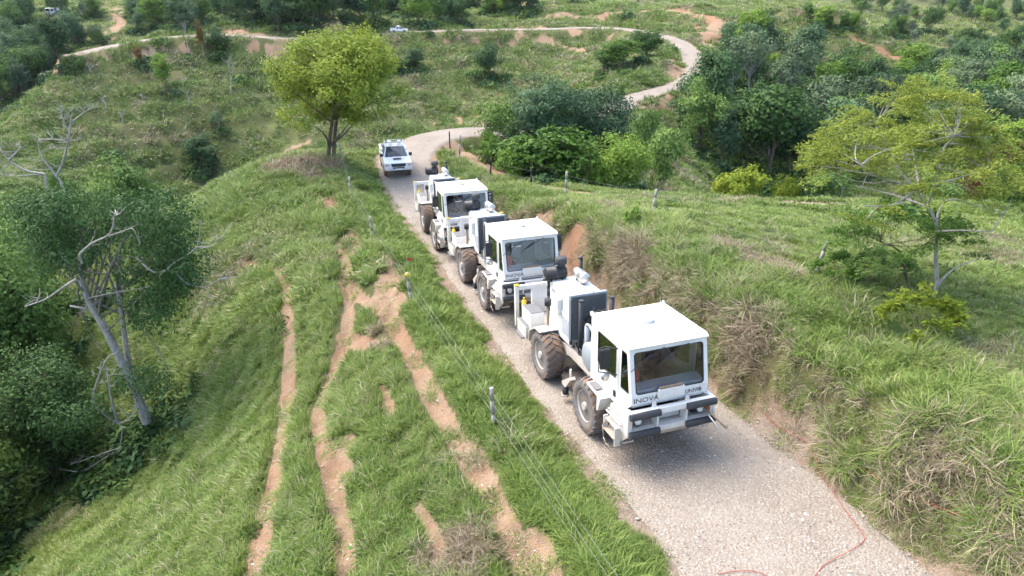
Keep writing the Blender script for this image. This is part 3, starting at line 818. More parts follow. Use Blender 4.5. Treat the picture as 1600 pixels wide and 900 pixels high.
feather_tree('sapling', 'low lime-green feathery sapling in the grass in front of the white-limbed tree',
    [[(1438, 530), (1436, 512), (1432, 495)], [(1436, 512), (1450, 500, .1), (1462, 495, .2)]], _s[1], (1438, 500, 40, 1.35, .75, .95, .8), LEAF['lime'], 'bark', 26, 70, .13, .06, .05, 12, .02, cat='sapling')
_s = hit2(1312, 440)
feather_tree('sapling', 'pale green feathery sapling beside the pasture fence post', [[(1312, 442), (1311, 430), (1310, 418)], [(1311, 432), (1322, 424), (1330, 420)]], _s[1], (1312, 420, 30, .95, .5, .8, .6), LEAF['bright'], 'bark', 18, 60, .12, .06, .05, 15, .015, cat='sapling')
_s = hit2(1372, 445)
feather_tree('sapling', 'dull green feathery sapling between the fence post and the white-limbed tree', [[(1372, 446), (1374, 430), (1372, 420)], [(1374, 432), (1384, 426), (1390, 424)]], _s[1], (1374, 420, 30, 1.15, .6, .95, .7), LEAF['mid'], 'bark', 24, 60, .12, .055, .05, 16, .018, cat='sapling')
_s = hit2(989, 358)
feather_tree('sapling', 'tiny bright green sapling on the grassy rim of the cut bank', [[(989, 358), (989, 345), (989, 332)], [(989, 346), (993, 338), (996, 334)]], _s[1], (989, 330, 10, .95, .4, .38, .35), LEAF['bright'], 'bark', 22, 40, .10, .07, .06, 18, .018, cat='sapling')

# bare white tree on the far left
def bare_tree(name, label, limbs, Y, r, nt=5, L=.9, seed=0):
    base = np.array(at(limbs[0][0][0], limbs[0][0][1], Y)); base[2] = gz(base[0], base[1]) - .1
    g = Geo(); rg = np.random.default_rng(seed)
    root = np.array(at(limbs[0][0][0], limbs[0][0][1], Y)) - base
    if root[2] > .3: g.tube(bend([0, 0, 0], root, rg, .04, 5), np.linspace(r * 1.5, r, 5), 7)
    for i, pl in enumerate(limbs):
        P = px_tube(g, pl, Y, r * (1 if i < 2 else .6), r * .25, base, .1 * (i > 0), 5, seed=i)
        twigs(g, P, rg, nt, L, r * .28, 2)
    e = link(name, None, loc=base); tag(e, label, 'tree')
    link('trunk', g.mesh(name, M['bark_dead'], True), e)
bare_tree('dead_tree', 'bare white dead tree with spreading twigs near the left edge', [[(95, 284), (80, 265), (65, 245), (58, 220)], [(88, 276), (100, 248), (107, 215), (110, 190), (113, 176)], [(107, 205), (98, 185), (95, 165)], [(110, 192), (126, 180), (134, 174)], [(60, 218), (90, 218), (104, 222)]], 42, .085, 6, 1.0, 3)
bare_tree('dead_tree', 'bare white dead limbs reaching in from the left picture edge', [[(70, 272), (40, 266), (14, 250), (2, 235), (3, 215)], [(14, 250), (24, 240), (32, 228)], [(70, 272), (20, 275), (-10, 268)]], 41, .07, 5, .9, 8)

# trees listed one by one: kind, top pixel, width in pixels, estimated distance
_T = [('mango', 842, 112, 160, 52, 'dark blue-green mango-like tree with a rounded top in the middle clump behind the trucks'),
 ('mango', 925, 132, 165, 54, 'wide dark tree right of the rounded one in the middle clump'),
 ('bigleaf', 856, 200, 170, 43.5, 'bright large-leaved tree right behind the two black fence posts'),
 ('bigleaf', 800, 232, 62, 42.5, 'low large-leaved bush at the left foot of the middle clump'),
 ('mango_bright', 960, 210, 125, 44, 'glossy fresh-green drooping-leaved tree at the right end of the middle clump'),
 ('loose_near', 768, 150, 88, 49, 'loose pale-stemmed tree with big open leaves at the left of the middle clump'),
 ('bigleaf', 768, 206, 56, 47, 'small dark leafy bush on the bare earth right of the bend'),
 ('loose_near', 1042, 182, 84, 48, 'slender loose-crowned tree with pale stems right of the middle clump'),
 ('loose_near', 1012, 168, 60, 58, 'thin half-bare tree with white twigs behind the slender tree'),
 ('lime_bush', 1162, 263, 112, 41.5, 'low lime-yellow shrub at the far edge of the pasture'),
 ('lime_bush', 1228, 277, 56, 43, 'small lime shrub next to the blue drum at the pasture edge'),
 ('loose_near', 1312, 262, 80, 42, 'round green bush at the pasture edge behind the feathery tree'),
 ('leafy_bright', 1594, 240, 66, 46, 'fresh yellow-green bush cut by the right picture edge'),
 ('leafy_mid', 1480, 268, 90, 47, 'leafy bush low behind the feathery tree, right of its white trunk'),
 ('dense_dark', 1108, 108, 100, 118, 'dark rounded tree below the outer road bend'),
 ('grey_loose', 1100, 102, 84, 110, 'pale leaning-trunk tree with thin grey-green crown below the road bend'),
 ('leafy_mid', 1148, 140, 84, 110, 'tall full green tree in the gully below the road bend'),
 ('dense_dark', 1198, 118, 90, 113, 'black-green tree in the middle of the gully wood'),
 ('grey_loose', 1215, 152, 92, 104, 'grey-green tree with one straight white trunk in the gully'),
 ('dense_blue', 1238, 92, 78, 'b150', 'bluish rounded tree on the slope above the gully wood'),
 ('grey_loose', 1292, 128, 104, 116, 'broad silver-green tree above the white-trunked one'),
 ('dense_dark', 1385, 82, 68, 'b166', 'dark oval tree standing alone below the red scar'),
 ('umbrella_pale', 1378, 116, 62, 'b168', 'pale flat-topped tree in front of the dark oval tree'),
 ('dense_dark', 330, 36, 34, 'b77', 'small dark round tree on the ridge road crest'),
 ('umbrella_pale', 284, 14, 34, 'b83', 'thin flat-topped tree with two white stems left of the round ridge tree'),
 ('leafy_bright', 249, 84, 40, 'b142', 'bright green layered tree on the left of the grassy bowl'),
 ('dense_dark', 308, 206, 58, 'b256', 'dark low tree at the bottom of the bowl left of the shade tree'),
 ('dense_dark', 764, 62, 56, 'b124', 'dim dark tree on the upper bowl slope right of the shade tree'),
 ('dense_dark', 642, 74, 42, 'b108', 'dark bush in the fold of the bowl right of the shade tree'),
 ('dense_dark', 618, 84, 36, 'b114', 'dark scrubby bush touching the right side of the shade tree crown'),
 ('leafy_mid', 1012, 40, 60, 'b94', 'tall mid-green tree inside the road hairpin'),
 ('leafy_bright', 974, 62, 74, 'b110', 'flat bright green tree inside the road hairpin'),
 ('leafy_mid', 945, 74, 40, 'b112', 'smaller green tree at the left end of the hairpin trees'),
 ('leafy_mid', 973, 130, 20, 'b163', 'little round tree at the start of the upper road'),
 ('leafy_bright', 1290, 8, 44, 'b45', 'round bright tree alone on the upper right slope'),
 ('leafy_mid', 1166, 28, 54, 'b70', 'bushy green tree right of the road cut'),
 ('dense_blue', 1140, 32, 44, 'b66', 'bluish tree between the road cut and the bushy green tree'),
 ('leafy_mid', 1158, 62, 50, 'b102', 'light green tree under the road cut scar'),
 ('grey_loose', 336, 172, 26, 'b202', 'thin pale little tree low in the bowl'),
 ('leafy_bright', 470, 52, 50, 205, 'bright tree showing behind the left top of the shade tree'),
 ('leafy_bright', 572, 30, 40, 218, 'light green tree behind the right top of the shade tree'),
 ('leafy_mid', 196, 240, 96, 46, 'yellowish leafy tree top behind the leaning tree'),
 ('leafy_mid', 140, 262, 90, 44, 'leafy tree top below the bare white tree'),
 ('leafy_mid', 85, 246, 70, 47, 'broad-leaved tree top behind the bare white limbs')]
for k, u, vt, w, Y, lab in _T:
    tree_px(k, u, vt, w, Y, lab)
e = tree_px('dense_dark', 1576, 222, 74, 52, 'rusty red-leaved tree near the right picture edge')
_r = tree_meshes('rust_tree', 901, leaf=LEAF['rust'], H=6, rx=2.4, base=.2, clumps=60, cr=.7, nleaf=50, L=.32, Wd=.2)
for c in e.children: c.data = _r[0] if c.name.startswith('trunk') else _r[1]
e.scale = (1, 1, max(.6, e.scale[2] * 10 / 6))
_r = tree_meshes('orange_tree', 902, leaf=LEAF['orange'], H=9, rx=2.4, base=.35, clumps=40, cr=.9, nleaf=40, L=.42, Wd=.3, bark='bark_pale')
e = tree_px('leafy_mid', 212, 68, 22, 'b102', 'small orange-leaved tree under the left end of the ridge road')
for c in e.children: c.data = _r[0] if c.name.startswith('trunk') else _r[1]
e = tree_px('leafy_mid', 308, 30, 18, 'b86', 'thin tan-leaved tree just left of the round ridge tree')
for c in e.children: c.data = _r[0] if c.name.startswith('trunk') else _r[1]

# leafless thin trees on the bowl
for u, vb, vt, lab, sd in [(362, 148, 92, 'leafless white tree on the open slope right of the ridge trees', 1), (294, 165, 118, 'leafless white tree in the middle of the bowl', 2), (166, 172, 150, 'thin bare sapling on the left of the bowl', 3), (192, 193, 172, 'thin tilted bare sapling on the left slope', 4),
                       (141, 112, 98, 'small bare tree near the left spur crest', 5), (236, 98, 72, 'forked bare tree beside the bright layered tree', 6), (222, 156, 142, 'short bare snag below the bright layered tree', 7)]:
    b = hit2(u, vb)
    H = (vb - vt) / FPX * (b[1] * CP + (CAMZ - b[2]) * SP) * 1.05
    e = link('bare_tree', None, loc=b); tag(e, lab, 'tree')
    link('trunk', dead_mesh('bare_tree', 30 + sd, H, .14, .7, 4), e)

# palm on the sunny far hill
def palm():
    b = hit2(1514, 68); g = Geo(); cwn = Geo(); rg = np.random.default_rng(3)
    g.tube(bend((0, 0, -.3), (0, 0, 2.2), rg, .02, 4), [.4, .35, .3, .3], 7)
    for i in range(26):
        a = rg.uniform(0, 6.28); el = rg.uniform(.3, 1.3); L = rg.uniform(5, 7.5)
        t = np.linspace(0, 1, 9)
        r = L * t * math.cos(el) * (1 + .2 * t); z = 2.2 + L * t * math.sin(el) - 3.6 * t ** 2.2 * (1.3 - el * .5)
        P = np.stack([r * math.cos(a), r * math.sin(a), z], 1); g.tube(P, np.linspace(.09, .02, 9), 4)
        Q = np.repeat(catmull(P, 5), 4, 0); Nn = np.tile(np.array([0, 0, 1.]), (len(Q), 1)) + rg.normal(size=Q.shape) * .5
        cwn.leaves(Q, Nn, 1.3, .2, rg.uniform(.2, .9, len(Q)), .1, .8, rg=rg)
    e = link('palm_tree', None, loc=b); tag(e, 'solitary palm with arching fronds on the sunny far hill', 'palm')
    link('trunk', g.mesh('palm_trunk', M['bark_grey'], True), e); link('fronds', cwn.mesh('palm_fronds', LEAF['mid']), e)
palm()

# ---------------------------------------------------------------- woods, tree by tree
def in_poly(u, v, P):
    c = False; j = len(P) - 1
    for i in range(len(P)):
        if (P[i][1] > v) != (P[j][1] > v) and u < (P[j][0] - P[i][0]) * (v - P[i][1]) / (P[j][1] - P[i][1] + 1e-9) + P[i][0]: c = not c
        j = i
    return c
ORD = ['leftmost', 'second', 'third', 'fourth', 'fifth', 'sixth', 'seventh', 'eighth', 'ninth', 'tenth']
LOOK = dict(evergreen_dark='dark green rounded tree', evergreen_blue='blue-green rounded tree', leafy_mid='mid-green leafy tree', leafy_bright='bright green leafy tree', grey_loose='grey-green loose tree with pale trunk')
def look_of(e):
    n = [c.data.name for c in e.children if c.name.startswith('crown')][0]
    for k, v in (('dense_dark', 'dark green rounded tree'), ('dense_blue', 'blue-green rounded tree'), ('leafy_mid', 'mid-green leafy tree'), ('leafy_bright', 'bright green leafy tree'), ('grey_loose', 'loose grey-green tree'), ('umbrella_pale', 'pale flat-topped tree'), ('gully_near', 'full dark green tree'), ('gully_mid', 'full mid-green tree')):
        if n.startswith(k): return v
    return 'leafy tree'
def name_by_look(done, where):
    by = {}
    for q in done: by.setdefault(look_of(q[4]), []).append(q)
    for lk, qs in by.items():
        qs.sort(key=lambda q: q[3])
        for i, q in enumerate(qs):
            if len(qs) == 1: q[4]['label'] = 'the one %s %s' % (lk, where)
            elif len(qs) <= 10: q[4]['label'] = ('leftmost %s %s' if i == 0 else 'rightmost %s %s' if i == len(qs) - 1 else ORD[i] + ' %s from left %s') % (lk, where)
            else: q[4]['label'] = '%s %s' % (lk, where)
def wood(poly, n, kinds, hmin, hmax, label, group, asp=.78, sep=.46, seed=0):
    rg = random.Random(seed); us = [p[0] for p in poly]; vs = [p[1] for p in poly]; done = []; tries = 0
    while len(done) < n and tries < n * 30:
        tries += 1
        u, v = rg.uniform(min(us), max(us)), rg.uniform(min(vs), max(vs))
        if not in_poly(u, v, poly): continue
        if abs(u - 77) < 34 and 24 < v < 84: continue          # clearing in front of the far parked truck
        b = hit2(u, v)
        if b is None: continue
        H = rg.uniform(hmin, hmax); w = H * asp * rg.uniform(.8, 1.2)
        if any(math.hypot(b[0] - q[0], b[1] - q[1]) < (w + q[2]) / 2 * sep for q in done): continue
        d = poly_dist([b[0]], [b[1]], ROADS)[0][0]
        if d < 2.2 + w * .35: continue
        done.append((b[0], b[1], w))
        done[-1] = done[-1] + (u, plant(rg.choice(kinds), b[0], b[1], b[2] - .1, H, w, label, group=group))
    name_by_look(done, label)
    return done
wood([(0, 20), (55, 25), (70, 45), (100, 62), (125, 78), (112, 98), (70, 128), (40, 150), (0, 172)], 58, ['dense_dark', 'dense_blue', 'dense_dark', 'leafy_mid'], 8, 12, 'in the wood at the upper left corner', 'trees of the upper left wood', seed=1)
wood([(92, 60), (150, 58), (165, 70), (150, 82), (120, 84)], 6, ['leafy_mid', 'grey_loose'], 3.5, 6, 'at the wood edge above the left grassy spur', 'trees at the left spur edge', seed=2)
wood([(195, 22), (320, 22), (335, 40), (310, 50), (200, 52)], 22, ['leafy_mid', 'dense_dark', 'dense_blue', 'leafy_bright'], 6, 10, 'behind the left end of the ridge road', 'trees behind the left ridge road', seed=3)
wood([(60, 18), (150, 18), (150, 34), (70, 36)], 8, ['leafy_mid', 'dense_dark', 'grey_loose'], 6, 9, 'around the tiny far truck at upper left', 'trees around the far truck', seed=4)
wood([(330, 8), (560, 8), (600, 40), (540, 50), (420, 48), (340, 34)], 60, ['dense_dark', 'dense_blue', 'dense_dark', 'leafy_mid'], 9, 13, 'along the top edge behind the shade tree', 'trees along the top centre', seed=5)
wood([(590, 6), (800, 6), (850, 18), (780, 28), (690, 38), (640, 40), (600, 30)], 44, ['dense_dark', 'leafy_mid', 'dense_dark', 'leafy_bright'], 7, 11, 'in the wood above the far white pickup', 'trees above the ridge road', seed=6)
wood([(1090, 120), (1180, 105), (1250, 125), (1330, 165), (1350, 230), (1300, 285), (1120, 270), (1075, 220)], 44, ['dense_dark', 'leafy_bright', 'leafy_mid', 'grey_loose', 'dense_blue', 'leafy_mid', 'grey_loose'], 8, 14, 'in the shady gully wood right of centre', 'trees of the gully wood', seed=7)
wood([(1400, 150), (1520, 140), (1610, 180), (1610, 290), (1480, 280), (1400, 250), (1350, 200)], 50, ['dense_dark', 'leafy_bright', 'leafy_mid', 'dense_blue', 'grey_loose', 'umbrella_pale'], 7, 12, 'in the wood behind the feathery tree', 'trees of the right wood', seed=8)
wood([(1335, 12), (1400, 8), (1470, 60), (1490, 95), (1430, 82), (1390, 60), (1350, 40)], 20, ['grey_loose', 'leafy_mid', 'grey_loose', 'leafy_bright'], 7, 11, 'on the slope above the red earth scar', 'tall trees above the red scar', seed=9)
wood([(1520, 90), (1560, 78), (1612, 70), (1612, 175), (1540, 170), (1500, 130)], 36, ['dense_dark', 'dense_blue', 'dense_dark', 'leafy_mid'], 7, 11, 'on the wooded slope at the right edge', 'trees on the right edge slope', seed=10)
wood([(1420, 110), (1500, 110), (1500, 150), (1440, 150)], 8, ['leafy_mid', 'grey_loose', 'dense_blue'], 5, 8, 'between the red scar and the right wood', 'trees below the red scar', seed=11)
wood([(1480, 2), (1610, 2), (1610, 40), (1560, 36)], 14, ['leafy_mid', 'dense_blue', 'leafy_bright'], 5, 9, 'on the far upper right hill', 'trees on the far right hill', seed=12)
wood([(1060, 2), (1010, 2), (880, 2), (880, 8), (940, 8), (1050, 6)], 5, ['leafy_mid', 'dense_dark'], 4, 6, 'on the pasture above the road cut', 'trees above the road cut', seed=13)

wood([(1440, 2), (1610, 2), (1610, 66), (1560, 58), (1500, 30)], 22, ['leafy_mid', 'dense_dark', 'dense_blue', 'leafy_bright'], 7, 11, 'in the thickets of the sunny far hill', 'thickets on the far right hill', seed=14)
wood([(1240, 20), (1330, 40), (1400, 80), (1350, 70), (1250, 50)], 7, ['leafy_mid', 'leafy_bright'], 3, 5, 'on the open slope left of the red scar', 'bushes left of the red scar', seed=15)

# big trees in the near left gully (their feet are hidden)
_g = [('gully_near', -27.5, 27, 12, 8.5), ('gully_mid', -23.5, 22, 10, 7.5), ('gully_near', -21.5, 18.5, 7.5, 6.5), ('gully_near', -30, 22, 12, 8.5), ('gully_mid', -26, 32, 10, 7.5), ('gully_near', -20.8, 25.5, 7.0, 6.0), ('gully_mid', -18.5, 15.5, 5.5, 5.0), ('gully_near', -33, 30, 13, 9), ('gully_mid', -30, 37, 10, 8), ('gully_near', -24, 15, 8, 6.5), ('gully_near', -36, 40, 12, 9), ('gully_mid', -38, 50, 10, 8), ('gully_near', -46, 60, 10, 9), ('gully_mid', -52, 72, 9, 8), ('gully_near', -34, 57, 9, 8)]
_gt = []
for k, x, y, H, w in _g:
    _gt.append((x, y, w, x / (y * CP + 16 * SP), plant(k, x, y, gz(x, y) - .1, H, w, 'tree', group='trees of the near left gully')))
name_by_look(_gt, 'in the gully at the left edge')
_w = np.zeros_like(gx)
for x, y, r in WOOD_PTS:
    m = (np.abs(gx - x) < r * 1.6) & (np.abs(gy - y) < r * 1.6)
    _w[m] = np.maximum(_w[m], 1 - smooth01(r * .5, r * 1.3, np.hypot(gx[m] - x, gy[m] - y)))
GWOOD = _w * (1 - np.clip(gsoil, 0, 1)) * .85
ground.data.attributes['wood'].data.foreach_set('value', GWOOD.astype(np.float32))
# ---------------------------------------------------------------- ground cover (grass, gravel, scrub)
def blade_mesh(name, seed, n, H, spread, wid, lean=.5, lvr=(0, 1), segs=3):
    rg = np.random.default_rng(seed); g = Geo()
    for i in range(n):
        a = rg.uniform(0, 2 * np.pi); r = spread * math.sqrt(rg.uniform(0, 1)); h = H * rg.uniform(.5, 1.15)
        p0 = np.array([r * math.cos(a), r * math.sin(a), -.03]); b = rg.uniform(0, 2 * np.pi) if rg.uniform() < .4 else a
        d = np.array([math.cos(b), math.sin(b), 0.]); l = lean * rg.uniform(.2, 1.4) * h
        t = np.linspace(0, 1, segs + 1)
        c = p0 + d * (l * t ** 2)[:, None] + np.array([0, 0, 1]) * (h * (t - .28 * t ** 3 * lean * 1.6))[:, None]
        th = rg.uniform(0, 6.28); s = np.array([math.cos(th), math.sin(th), 0.]) * .6 + np.array([-d[1], d[0], 0]) * .6
        w = wid * rg.uniform(.7, 1.3) * np.interp(np.arange(segs) / segs, [0, .33, .67, 1], [.75, 1, .7, .3])
        V = []
        for k in range(segs): V += [c[k] - s * w[k] / 2, c[k] + s * w[k] / 2]
        V.append(c[-1])
        f, sz = [], []
        for k in range(segs - 1): f += [2 * k, 2 * k + 1, 2 * k + 3, 2 * k + 2]; sz.append(4)
        f += [2 * segs - 2, 2 * segs - 1, 2 * segs]; sz.append(3)
        lv = rg.uniform(*lvr); g.add(np.array(V), f, sz, np.clip(np.full(len(V), lv), 0, 1))
    return g.mesh(name, M['grass'])

def leafy_clump(name, seed, n, r, L, Wd, mat, h=.6):
    rg = np.random.default_rng(seed); g = Geo()
    d = unit(rg, n); d[:, 2] = np.abs(d[:, 2]); P = d * (r * rg.uniform(.35, 1, n) ** .5)[:, None]; P[:, 2] *= h
    N = d + rg.normal(size=(n, 3)) * .6 + np.array([0, 0, .4])
    g.leaves(P, N, L * rg.uniform(.7, 1.3, n), Wd * rg.uniform(.7, 1.3, n), rg.uniform(0, 1, n), .2, .4, rg=rg)
    return g.mesh(name, mat)

def stone_mesh(name, seed, mat):
    rg = np.random.default_rng(seed); bm = bmesh.new(); bmesh.ops.create_icosphere(bm, subdivisions=1, radius=.5)
    for v in bm.verts: v.co = Vector((v.co.x * rg.uniform(.75, 1.2), v.co.y * rg.uniform(.7, 1.1), v.co.z * rg.uniform(.5, .75)))
    m = bpy.data.meshes.new(name); bm.to_mesh(m); bm.free(); m.materials.append(mat); return m

def scatter(name, label, cat, protos, P, rot, scl, idx, tint, dry, kindname='stuff'):
    """one object whose points each carry an instance of one of the prototype meshes"""
    col = bpy.data.collections.new(name + '_pieces')
    for i, m in enumerate(protos):
        o = bpy.data.objects.new('%s_piece_%02d' % (name, i), m); col.objects.link(o)
    me = bpy.data.meshes.new(name); n = len(P)
    me.vertices.add(n); me.vertices.foreach_set('co', np.asarray(P, np.float32).ravel())
    for k, a, ty, fld in (('rot', rot, 'FLOAT_VECTOR', 'vector'), ('scl', scl, 'FLOAT_VECTOR', 'vector'), ('tint', tint, 'FLOAT', 'value'), ('dry', dry, 'FLOAT', 'value')):
        at_ = me.attributes.new(k, ty, 'POINT'); at_.data.foreach_set(fld, np.asarray(a, np.float32).ravel())
    at_ = me.attributes.new('pick', 'INT', 'POINT'); at_.data.foreach_set('value', np.asarray(idx, np.int32))
    o = link(name, me); tag(o, label, cat, kind=kindname)
    ng = bpy.data.node_groups.new(name, 'GeometryNodeTree')
    ng.interface.new_socket('Geometry', in_out='INPUT', socket_type='NodeSocketGeometry'); ng.interface.new_socket('Geometry', in_out='OUTPUT', socket_type='NodeSocketGeometry')
    N = ng.nodes; gi, go_ = N.new('NodeGroupInput'), N.new('NodeGroupOutput')
    ci = N.new('GeometryNodeCollectionInfo'); ci.inputs['Collection'].default_value = col; ci.inputs['Separate Children'].default_value = True; ci.inputs['Reset Children'].default_value = True
    mp = N.new('GeometryNodeMeshToPoints'); ip = N.new('GeometryNodeInstanceOnPoints'); ip.inputs['Pick Instance'].default_value = True
    def na(nm, ty):
        a = N.new('GeometryNodeInputNamedAttribute'); a.data_type = ty; a.inputs['Name'].default_value = nm; return a.outputs['Attribute']
    e2r = N.new('FunctionNodeEulerToRotation')
    L = ng.links
    L.new(gi.outputs[0], mp.inputs['Mesh']); L.new(mp.outputs[0], ip.inputs['Points']); L.new(ci.outputs[0], ip.inputs['Instance'])
    L.new(na('pick', 'INT'), ip.inputs['Instance Index']); L.new(na('rot', 'FLOAT_VECTOR'), e2r.inputs[0]); L.new(e2r.outputs[0], ip.inputs['Rotation']); L.new(na('scl', 'FLOAT_VECTOR'), ip.inputs['Scale'])
    L.new(ip.outputs[0], go_.inputs[0])
    md = o.modifiers.new('scatter', 'NODES'); md.node_group = ng
    return o

def sample_fan(n, y0, y1, power, rg, margin=7.0):
    """points over the ground in view, denser near the camera (density falls as y**-power)"""
    yy = np.linspace(y0, y1, 4000); w = (.74 * yy + margin) * yy ** -power
    c = np.cumsum(w); c /= c[-1]
    y = np.interp(rg.uniform(0, 1, n), c, yy); x = rg.uniform(-1, 1, n) * (.74 * y + margin)
    return x, y

def slope_euler(gx_, gy_, spin):
    """spin about z, then tip the axis onto the slope's normal; returned as XYZ euler"""
    n = np.stack([-gx_, -gy_, np.ones_like(gx_)], 1); n /= np.linalg.norm(n, axis=1)[:, None]
    x = np.stack([np.cos(spin), np.sin(spin), 0 * spin], 1); x -= (x * n).sum(1)[:, None] * n; x /= np.linalg.norm(x, axis=1)[:, None]
    y = np.cross(n, x)
    return np.stack([np.arctan2(y[:, 2], n[:, 2]), -np.arcsin(np.clip(x[:, 2], -1, 1)), np.arctan2(x[:, 1], x[:, 0])], 1)
def grass_layer(name, label, protos, n, y0, y1, power, s0, sk, seed, dens=1.0, tall=1.0, bank_dry=True):
    rg = np.random.default_rng(seed)
    x, y = sample_fan(n, y0, y1, power, rg)
    soil = grid_h(x, y, gsoil); wood_ = grid_h(x, y, GWOOD); o = grid_h(x, y, go); side = grid_h(x, y, gside); dry = grid_h(x, y, gdry); sl = grid_h(x, y, gslope)
    patch = fbm(x, y, 2.3, 3, 91 + seed); fine = fbm(x, y, .6, 2, 95)
    # stay clear of bare ground by about a tuft's width
    sd = np.maximum.reduce([soil] + [grid_h(x + ddx, y + ddy, gsoil) for ddx, ddy in ((.16, 0), (-.16, 0), (0, .16), (0, -.16))])
    p = (1 - smooth01(.15, .6, np.where(o < 1.0, soil, sd) + fine * .15)) * (1 - .75 * wood_) * smooth01(-.9, -.1, patch + .25 * fine + dens - 1 + .35)
    p = p * (o > -.05)
    k = rg.uniform(0, 1, n) < p
    x, y, dry, sl, patch, o, side, fine = x[k], y[k], dry[k], sl[k], patch[k], o[k], side[k], fine[k]
    m = len(x); z = grid_h(x, y)
    gxn, gyn = grid_h(x, y, gnx), grid_h(x, y, gny)
    s = s0 * (1 + y / sk) * rg.uniform(.65, 1.3, m) * (1 + .35 * patch)
    verge = smooth01(0.0, 1.2, o); s = s * (.45 + .55 * verge)
    hgt = s * tall * (1 + .3 * fbm(x, y, 1.1, 2, 7))
    lush = np.where((side < 0) & (o > .2) & (o < 2.0) & (y < 60), .3, 0)
    dry = dry + .04 * smooth01(60, 110, y)
    past = ((side > 0) & (o > 3.2) & (y < 45)) * 1.0
    s = s * (1 - .25 * past); hgt = hgt * (1 - .35 * past)
    dry = np.clip(dry + rg.normal(size=m) * .16 + .12 * fine - lush, 0, 1)
    # on steep ground the tufts hang outwards and down
    rot = slope_euler(gxn, gyn, rg.uniform(0, 6.28, m))
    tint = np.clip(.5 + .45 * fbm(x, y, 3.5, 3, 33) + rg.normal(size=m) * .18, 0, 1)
    tint = np.clip(tint + .12 * past - .30 * smooth01(60, 100, y) * (1 - smooth01(190, 240, y)) + .32 * smooth01(240, 300, y), 0, 1)  # far hills' sunlight and the bowl's shade are painted into this tint
    print(name, m)
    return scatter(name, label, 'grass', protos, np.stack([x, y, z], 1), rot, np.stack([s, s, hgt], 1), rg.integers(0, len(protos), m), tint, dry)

near = [blade_mesh('tuft', 1, 70, .36, .20, .017, .65), blade_mesh('tuft', 2, 76, .30, .22, .016, .8), blade_mesh('tuft', 3, 60, .46, .19, .017, .6), blade_mesh('tuft', 4, 72, .26, .22, .018, 1.0), blade_mesh('tuft', 5, 60, .42, .18, .019, .9)]
mid = [blade_mesh('clump', 11, 90, .50, .55, .045, .8), blade_mesh('clump', 12, 90, .42, .58, .05, 1.0), blade_mesh('clump', 13, 90, .60, .50, .045, .6)]
far_ = [blade_mesh('swath', 21, 70, .60, 1.05, .11, .9, segs=2), blade_mesh('swath', 22, 70, .50, 1.15, .12, 1.1, segs=2), blade_mesh('swath', 23, 64, .75, .95, .11, .7, segs=2)]
grass_layer('grass', 'short and long pasture grass on the near slopes and road verges', near, 66000, 6.5, 48, 1.35, .74, 55, 1)
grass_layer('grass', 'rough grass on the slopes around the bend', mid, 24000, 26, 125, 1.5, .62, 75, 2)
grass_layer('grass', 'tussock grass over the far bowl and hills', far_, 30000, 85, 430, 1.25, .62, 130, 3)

# long hanging grass over the cut bank, and the sparse tufts creeping onto the road edges
def band_grass(name, label, protos, n, test, s0, s1, seed, dry_add=0.0, y0=6.5, y1=44, power=1.3):
    rg = np.random.default_rng(seed); x, y = sample_fan(n, y0, y1, power, rg)
    o = grid_h(x, y, go); side = grid_h(x, y, gside); soil = grid_h(x, y, gsoil); wd = grid_h(x, y, GWOOD)
    k = test(x, y, o, side, soil); x, y = x[k], y[k]; m = len(x)
    gxn, gyn = grid_h(x, y, gnx), grid_h(x, y, gny)
    s = rg.uniform(s0, s1, m) * (1 + y / 70)
    dry = np.clip(grid_h(x, y, gdry) + dry_add + rg.normal(size=m) * .2, 0, 1); tint = np.clip(.5 + .45 * fbm(x, y, 3.5, 3, 33) + rg.normal(size=m) * .2, 0, 1)
    print(name, m)
    scatter(name, label, 'grass', protos, np.stack([x, y, grid_h(x, y)], 1), slope_euler(gxn, gyn, rg.uniform(0, 6.28, m)), np.stack([s, s, s], 1), rg.integers(0, len(protos), m), tint, dry)
longg = [blade_mesh('long_tuft', 61, 60, .75, .26, .022, .8, segs=4), blade_mesh('long_tuft', 62, 56, .62, .30, .022, 1.0, segs=4), blade_mesh('long_tuft', 63, 50, .9, .24, .024, .75, segs=4)]
band_grass('bank_grass', 'long half-dead grass hanging over the cut bank right of the trucks', longg, 42000, lambda x, y, o, s, so: (s > 0) & (o > .22) & (o < 3.6) & (so < .35) & (fbm(x, y, 1.6, 2, 15) > -.25), .36, .72, 31, .02)
shortg = [blade_mesh('low_tuft', 71, 40, .16, .13, .013, 1.0), blade_mesh('low_tuft', 72, 34, .13, .15, .013, 1.2)]
band_grass('verge_grass', 'sparse low tufts along the gravel edges and bare tracks', shortg, 60000, lambda x, y, o, s, so: (o > -.28) & (so > .3) & (fbm(x, y, .7, 3, 19) + .22 * np.clip(o, 0, 1) - .12 * (o > 1.4) > .28), .6, 1.2, 32, .12, power=1.5)

